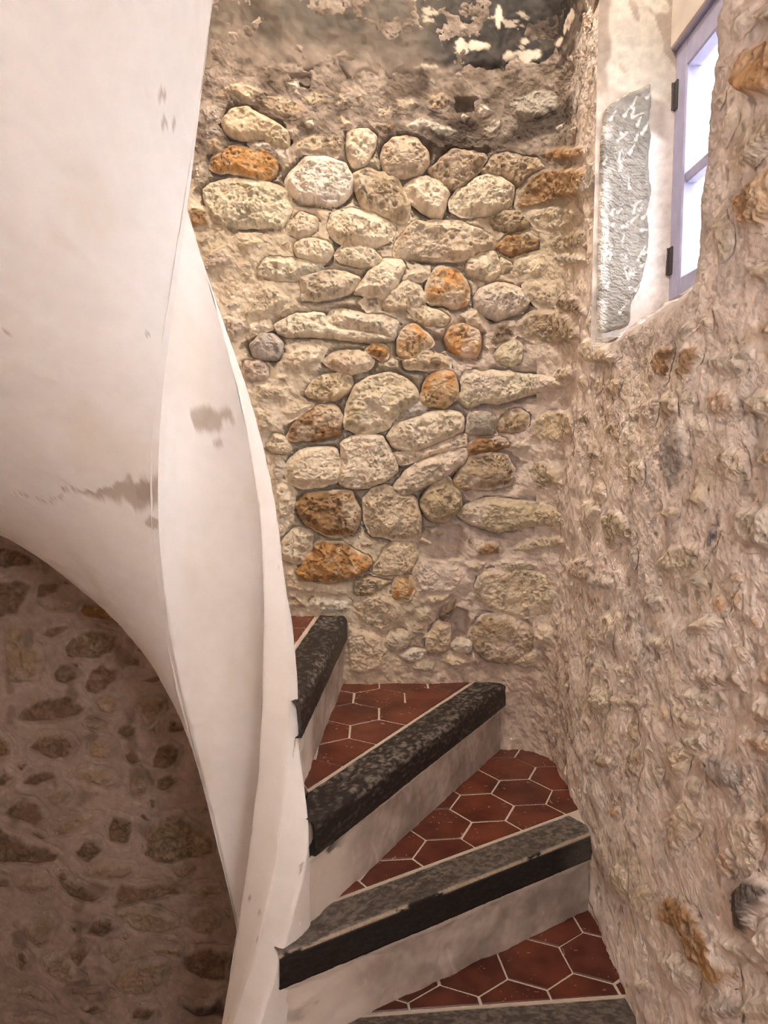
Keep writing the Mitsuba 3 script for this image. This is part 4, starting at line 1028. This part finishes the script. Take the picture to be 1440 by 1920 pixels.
Z = soffit_z(TH, R)
v = around(TH, R, Z).reshape(-1, 3)
v = v + np.c_[np.zeros((len(v), 2)), (fbm(np.c_[v[:, :2] * 6, v[:, 2] * 2], 3, 270) - 0.5) * 0.022 + (fbm(v * 26, 3, 271) - 0.5) * 0.006 + (noise(np.c_[TH.ravel() * 45, R.ravel() * 5, np.zeros(len(v))], 272) - 0.5) * 0.0016]
c = white(v, 3)
c = chip(c, v, CHIPS_SOFFIT)
if len(CRACK) > 1:                                      # a crack across the soffit, opened in the mesh and darker in its bed
    ln = shapely.segmentize(LineString(CRACK), 0.01)
    cp = np.array(ln.coords)
    w2 = np.c_[TH.ravel(), R.ravel()]
    rr = np.hypot(1, 0)
    pp = np.c_[R.ravel() * np.cos(TH.ravel()), R.ravel() * np.sin(TH.ravel())]
    cc2 = np.c_[cp[:, 1] * np.cos(cp[:, 0]), cp[:, 1] * np.sin(cp[:, 0])]
    wob = (fbm(np.c_[pp * 40, np.zeros(len(pp))], 3, 281) - 0.5) * 0.02
    dist = cKDTree(cc2).query(pp + wob[:, None])[0]
    width = 0.0018 + 0.006 * sstep(0.30, 0.12, R.ravel()) * (fbm(np.c_[pp * 25, np.ones(len(pp))], 3, 282))
    k = sstep(1.3, 0.7, dist / width)
    c = lerp(c, (.36, .29, .24), k * 0.8)
    v[:, 2] += 0.004 * k
put('soffit', (v, grid_faces(len(th2), len(s))), 'plaster_mat', st, smooth=True, color=np.clip(c, 0, .85), label='curved white underside of the upper flight')

# steps: risers radiate from one point by the parapet
ANG = [math.radians(a) for a in (5.5, 32.3, 59.2, 86.0)]
room = sbox(XL, -0.6, XR + 0.012, YB + 0.012)


def ray(a, back=0.0):
    """The line of the riser at angle a, moved back by a distance into the step."""
    d = np.array([math.cos(a), math.sin(a)])
    n = np.array([-d[1], d[0]])
    o = APEX + n * back
    return o, d


def sector(a0, b0, a1, b1):
    """Plan of a step between two riser lines moved back by b0 and b1."""
    (o0, d0), (o1, d1) = ray(a0, b0), ray(a1, b1)
    left = Polygon([o0 - d0 * 2, o0 + d0 * 3, o0 + d0 * 3 + np.array([-d0[1], d0[0]]) * 4, o0 - d0 * 2 + np.array([-d0[1], d0[0]]) * 4])
    right = Polygon([o1 - d1 * 2, o1 + d1 * 3, o1 + d1 * 3 - np.array([-d1[1], d1[0]]) * 4, o1 - d1 * 2 - np.array([-d1[1], d1[0]]) * 4])
    out = left.intersection(right).intersection(room)
    well = Polygon([CC + 0.17 * np.array([math.cos(t), math.sin(t)]) for t in np.linspace(0, 2 * math.pi, 40, endpoint=False)])
    out = out.difference(well)
    ahead = Polygon([APEX, APEX + 3 * np.array([math.cos(a0 - .3), math.sin(a0 - .3)]), APEX + 4 * np.array([math.cos((a0 + a1) / 2), math.sin((a0 + a1) / 2)]), APEX + 3 * np.array([math.cos(a1 + .35), math.sin(a1 + .35)])]).buffer(0.03)
    out = out.intersection(ahead)
    return max(out.geoms, key=lambda s: s.area) if hasattr(out, 'geoms') else out


def prism(poly, z0, z1):
    m = trimesh.creation.extrude_polygon(poly, z1 - z0, engine='earcut')
    m.apply_translation([0, 0, z0])
    return m


HEX = [((.303, 1.424), 37.0), ((.340, 1.776), 6.0), ((-.013, 1.915), 30.2), ((-.2, 1.831), 0.0), ((-.5, 1.6), 10.0), ((-.7, 1.4), 20.0)]
A = 0.0776
STEP_LABELS = ['red hexagonal tiled step at the bottom edge of the photograph']


def tile_mesh(poly, z0, z1, b=0.0016):
    ring = np.array(poly.exterior.coords)[:-1]
    if Polygon(ring).exterior.is_ccw is False:
        ring = ring[::-1]
    inn = poly.buffer(-b, join_style=2)
    if inn.geom_type != 'Polygon' or len(inn.exterior.coords) != len(ring) + 1:
        m = prism(poly, z0, z1)
        return m
    ir = np.array(inn.exterior.coords)[:-1]
    if not inn.exterior.is_ccw:
        ir = ir[::-1]
    k = np.argmin(np.linalg.norm(ir - ring[0], axis=1))
    ir = np.roll(ir, -k, 0)
    n = len(ring)
    v = np.vstack([np.c_[ring, np.full(n, z0)], np.c_[ring, np.full(n, z1 - b)], np.c_[ir, np.full(n, z1)], [[*ir.mean(0), z1]]])
    f = []
    for i in range(n):
        j = (i + 1) % n
        for a in (0, n):
            f += [[a + i, a + j, a + n + j], [a + i, a + n + j, a + n + i]]
        f.append([2 * n + i, 2 * n + j, 3 * n])
    return trimesh.Trimesh(v, np.array(f), process=False)


def clear_of_parapet(m, col, slack=0.012):
    """Leaves out what would lie inside the parapet."""
    v, f = m
    c = v[f].mean(1)[:, :2] - CC
    tt = np.arctan2(c[:, 1], c[:, 0])
    f = f[np.hypot(c[:, 0], c[:, 1]) > ro_of(tt) - slack]
    used, f2 = np.unique(f, return_inverse=True)
    return (v[used], f2.reshape(-1, 3)), np.asarray(col)[used]


def strip(name, parent, a, z0, z1, back, r0, r1, mat, colour, bulge=None):
    """An upright sheet of plaster along a riser line."""
    o, d = ray(a, back)
    n = np.array([-d[1], d[0]])
    uu, zz = np.arange(r0, r1, 0.004), np.arange(z0, z1 + 0.002, 0.004)
    U, Z = np.meshgrid(uu, zz, indexing='ij')
    q = np.c_[U.ravel(), Z.ravel(), np.full(U.size, a * 10)]
    off = -(fbm(q * 14, 3, 301) - 0.5) * 0.010 - (fbm(q * 60, 3, 302) - 0.5) * 0.004
    lip = sstep(z1 - 0.022 + 0.02 * (fbm(q * 25, 2, 303) - 0.5), z1 - 0.012, q[:, 1])
    off = off - lip * 0.004
    xy = o + np.outer(U.ravel(), d) + off[:, None] * n
    c = mottled(q, (.30, .245, .21), (.48, .41, .36), 13, 305)
    c = lerp(c, (.24, .19, .165), sstep(0.56, 0.72, fbm(q * 26 + 9, 3, 309)) * 0.55)
    c = lerp(c, (.60, .525, .465), np.maximum(lip * 0.8, sstep(0.25, 0.12, U.ravel() - r0 + 0.12 * (fbm(q * 12, 3, 306) - 0.5))))
    scr = sstep(0.73, 0.78, fbm(np.c_[U.ravel() * 60 + Z.ravel() * 20, Z.ravel() * 12, np.zeros(U.size)], 3, 307))
    c = lerp(c, (.60, .53, .47), scr * 0.5)
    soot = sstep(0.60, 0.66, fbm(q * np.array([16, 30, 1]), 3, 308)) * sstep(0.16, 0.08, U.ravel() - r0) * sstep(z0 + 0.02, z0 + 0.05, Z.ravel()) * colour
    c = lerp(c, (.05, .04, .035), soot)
    m, c = clear_of_parapet((np.c_[xy, Z.ravel()], grid_faces(len(uu), len(zz))), np.clip(c, .01, .8))
    return put(name, m, mat, parent, smooth=True, color=c)


def nosing_mesh(a, zt, r0, r1, style, hug):
    """A black bar along the front of a tread, its arris worn round; style 0 has a pale worn arris."""
    o, d = ray(a, -0.010)
    n = np.array([-d[1], d[0]])
    g = 0.003
    br = 0.010 if style == 0 else 0.018
    # profile from the back of the top over the arris down to the underside: (back distance, drop)
    prof = [(x, 0.0) for x in np.arange(NW + 0.006, br, -g)]
    prof += [(br - br * math.sin(t), br - br * math.cos(t)) for t in np.linspace(0, math.pi / 2, 9)]
    prof += [(0.0, y) for y in np.arange(br + g, NT, g)] + [(0.0, NT), (0.012, NT), (0.03, NT)]
    prof = np.array(prof)
    S, K = np.meshgrid(np.linspace(0, 1, int((r1 - r0) / g)), np.arange(len(prof)), indexing='ij')
    B, D = prof[K, 0], prof[K, 1]
    start = []
    for back in prof[:, 0]:                             # where each line of the bar leaves the plaster of the parapet
        w = o + n * back - CC
        bq, cq = w @ d, w @ w - hug * hug
        start.append(max(r0, -bq + math.sqrt(bq * bq - cq)) if bq * bq > cq else r0)
    st0 = np.array(start)[K]
    U = st0 + (r1 - st0) * S
    q = np.c_[U.ravel(), B.ravel() + 3, D.ravel() + a]
    ub, bb, db = U.ravel(), B.ravel(), D.ravel()
    wear = (fbm(q * np.array([9, 30, 30]), 3, 321) - 0.5)
    dent = 0.003 * wear + 0.0022 * (fbm(q * 70, 3, 322) - 0.5)
    bb = bb + np.where(db > br * 0.4, -dent, 0)
    zz = zt - db + np.where(db < br, dent, 0)
    xy = o + np.outer(ub, d) + bb[:, None] * n
    top = (db < br * 0.35).astype(float)
    f1, f2, f3 = fbm(q * np.array([7, 20, 20]), 3, 323), fbm(q * np.array([90, 150, 150]), 3, 324), noise(q * 300, 325)
    black = np.array((.013, .011, .010))
    if style == 0:
        c = lerp((.05, .042, .036), (.14, .115, .097), sstep(0.35, 0.65, f2) * (0.5 + 0.5 * sstep(0.3, 0.6, f1)))
        c = lerp(np.broadcast_to(black, c.shape) * (0.6 + 0.8 * f2)[:, None], c, top)
        end = sstep(0.12, 0.02, r1 - ub + 0.05 * (f1 - 0.5))
        c = lerp(c, (.09, .078, .07), end * (1 - top) * 0.8)
        ar = sstep(br * 0.15, br * 0.45, db) * sstep(br * 1.05, br * 0.8, db) * sstep(0.42, 0.5, f1 + 0.3 * (f2 - 0.5) + 0.12 * sstep(0.1, 0.3, ub))
        c = lerp(c, (.42, .34, .26), ar * 0.8)
    else:
        c = lerp((.016, .013, .012), (.060, .049, .043), sstep(0.40, 0.70, f2 + 0.35 * (f1 - 0.5)))
        c = lerp(c, (.19, .165, .15), sstep(0.66, 0.78, f2 + 0.5 * (f1 - 0.5) + 0.08 * (np.abs(db - br * 0.4) < br * 0.4)) * 0.6)
        c = lerp(c, black, sstep(br * 0.6, br * 1.2, db) * 0.75)
    c = c * (0.7 + 0.6 * f3)[:, None]
    joint = sstep(NW + 0.0, NW + 0.003, bb + 0.002 * (f2 - .5))
    c = lerp(c, (.46, .38, .32), joint)
    v, f = np.c_[xy, zz], grid_faces(*U.shape)
    m = len(prof)
    e = v[:m]                                           # the cut end
    if style:
        f = np.vstack([f, [[len(v), len(v) + i + 1, len(v) + i] for i in range(1, m - 1)]])
    return (np.vstack([v, e]), f), np.clip(np.vstack([c, c[:m] * 0 + black * 1.5]), .004, .8)


WORDS = {0: 'lowest tiled step in view, cut by the bottom edge', 1: 'second step up, its front a solid black band with a pale worn edge', 2: 'third step up, with a speckled black nosing', 3: 'fourth step up, half hidden behind the white parapet'}
for k in range(len(ANG)):
    a0 = ANG[k]
    a1 = ANG[k + 1] if k + 1 < len(ANG) else a0 + math.radians(27)
    zt = k * H
    detailed = k < 4
    plan = sector(a0, 0.012, a1, 0.012)
    o, d = ray(a0)
    cut_at = o + d * ((-0.01, 0.0, 0.078, 0.14)[k])
    away = np.array([-d[1], d[0]])
    plan = plan.intersection(Polygon([cut_at - away, cut_at - away + d * 3, cut_at + away * 3 + d * 3, cut_at + away * 3]))
    zl = Z_FLOOR + 0.001 if k < 3 else zt - 0.17
    key = put('step', prism(plan, zl, zt - 0.0022), 'plaster_mat', st, color=None if False else np.tile((.47, .39, .33), (len(prism(plan, zl, zt - 0.0022).vertices), 1)), **({'label': WORDS[k]} if k in WORDS else {}))
    r_in = (-0.012, -0.012, 0.080, 0.128)[k] if k < 4 else 0.12
    o, d = ray(a0)
    far = LineString([o, o + d * 3]).intersection(room.exterior)
    r_out = min(np.linalg.norm(np.array(g.coords[0]) - o) for g in ([far] if far.geom_type == 'Point' else far.geoms)) - 0.006
    strip('riser', key, a0, zt - H - 0.004, zt - NT + 0.004, 0.002, (-0.03, -0.03, 0.045, 0.115)[k], r_out, 'plaster_mat', 1.0 if k == 2 else 0.3)
    m, c = nosing_mesh(a0, zt + 0.0015, r_in, r_out, 0 if k in (0, 1) else 1, (0.19, 0.19, 0.170, 0.148)[k])
    put('nosing', m, 'nosing_mat', key, smooth=True, color=c, **({'label': {0: 'worn dark nosing', 1: 'solid black nosing with a pale worn edge', 2: 'speckled black nosing', 3: 'chalky black nosing'}[k]} if k in WORDS else {}))
    # tiles
    if k >= len(HEX):
        continue
    bed = sector(a0, NW + 0.004, a1, 0.006).buffer(-0.001)
    (hx, hy), rot = HEX[k]
    rot = math.radians(rot)
    ex = np.array([math.cos(rot), math.sin(rot)])
    ey = np.array([-ex[1], ex[0]])
    for i in range(-7, 8):
        for j in range(-8, 9):
            cpt = np.array([hx, hy]) + ex * (1.5 * A * i) + ey * (math.sqrt(3) * A * (j + (i % 2) / 2))
            r = np.random.default_rng((k * 100 + i + 20) * 100 + j + 20)
            cpt = cpt + r.normal(0, 0.0006, 2)
            hexa = Polygon([cpt + (A - 0.0023) * (ex * math.cos(t) + ey * math.sin(t)) for t in np.arange(6) * math.pi / 3 + r.normal(0, 0.006)])
            part = hexa.intersection(bed)
            if part.is_empty or part.area < 1e-4:
                continue
            part = max(part.geoms, key=lambda s: s.area) if hasattr(part, 'geoms') else part
            part = part.buffer(-0.0004, join_style=2)
            if part.is_empty or part.geom_type != 'Polygon':
                continue
            m = tile_mesh(part, zt - 0.012, zt + r.normal(0, 0.0004))
            put('tile', m, 'tile_mat', key)

print('objects', len(scene), 'triangles', sum(len(w[1]) for w in meshkit.WRITTEN.values()))
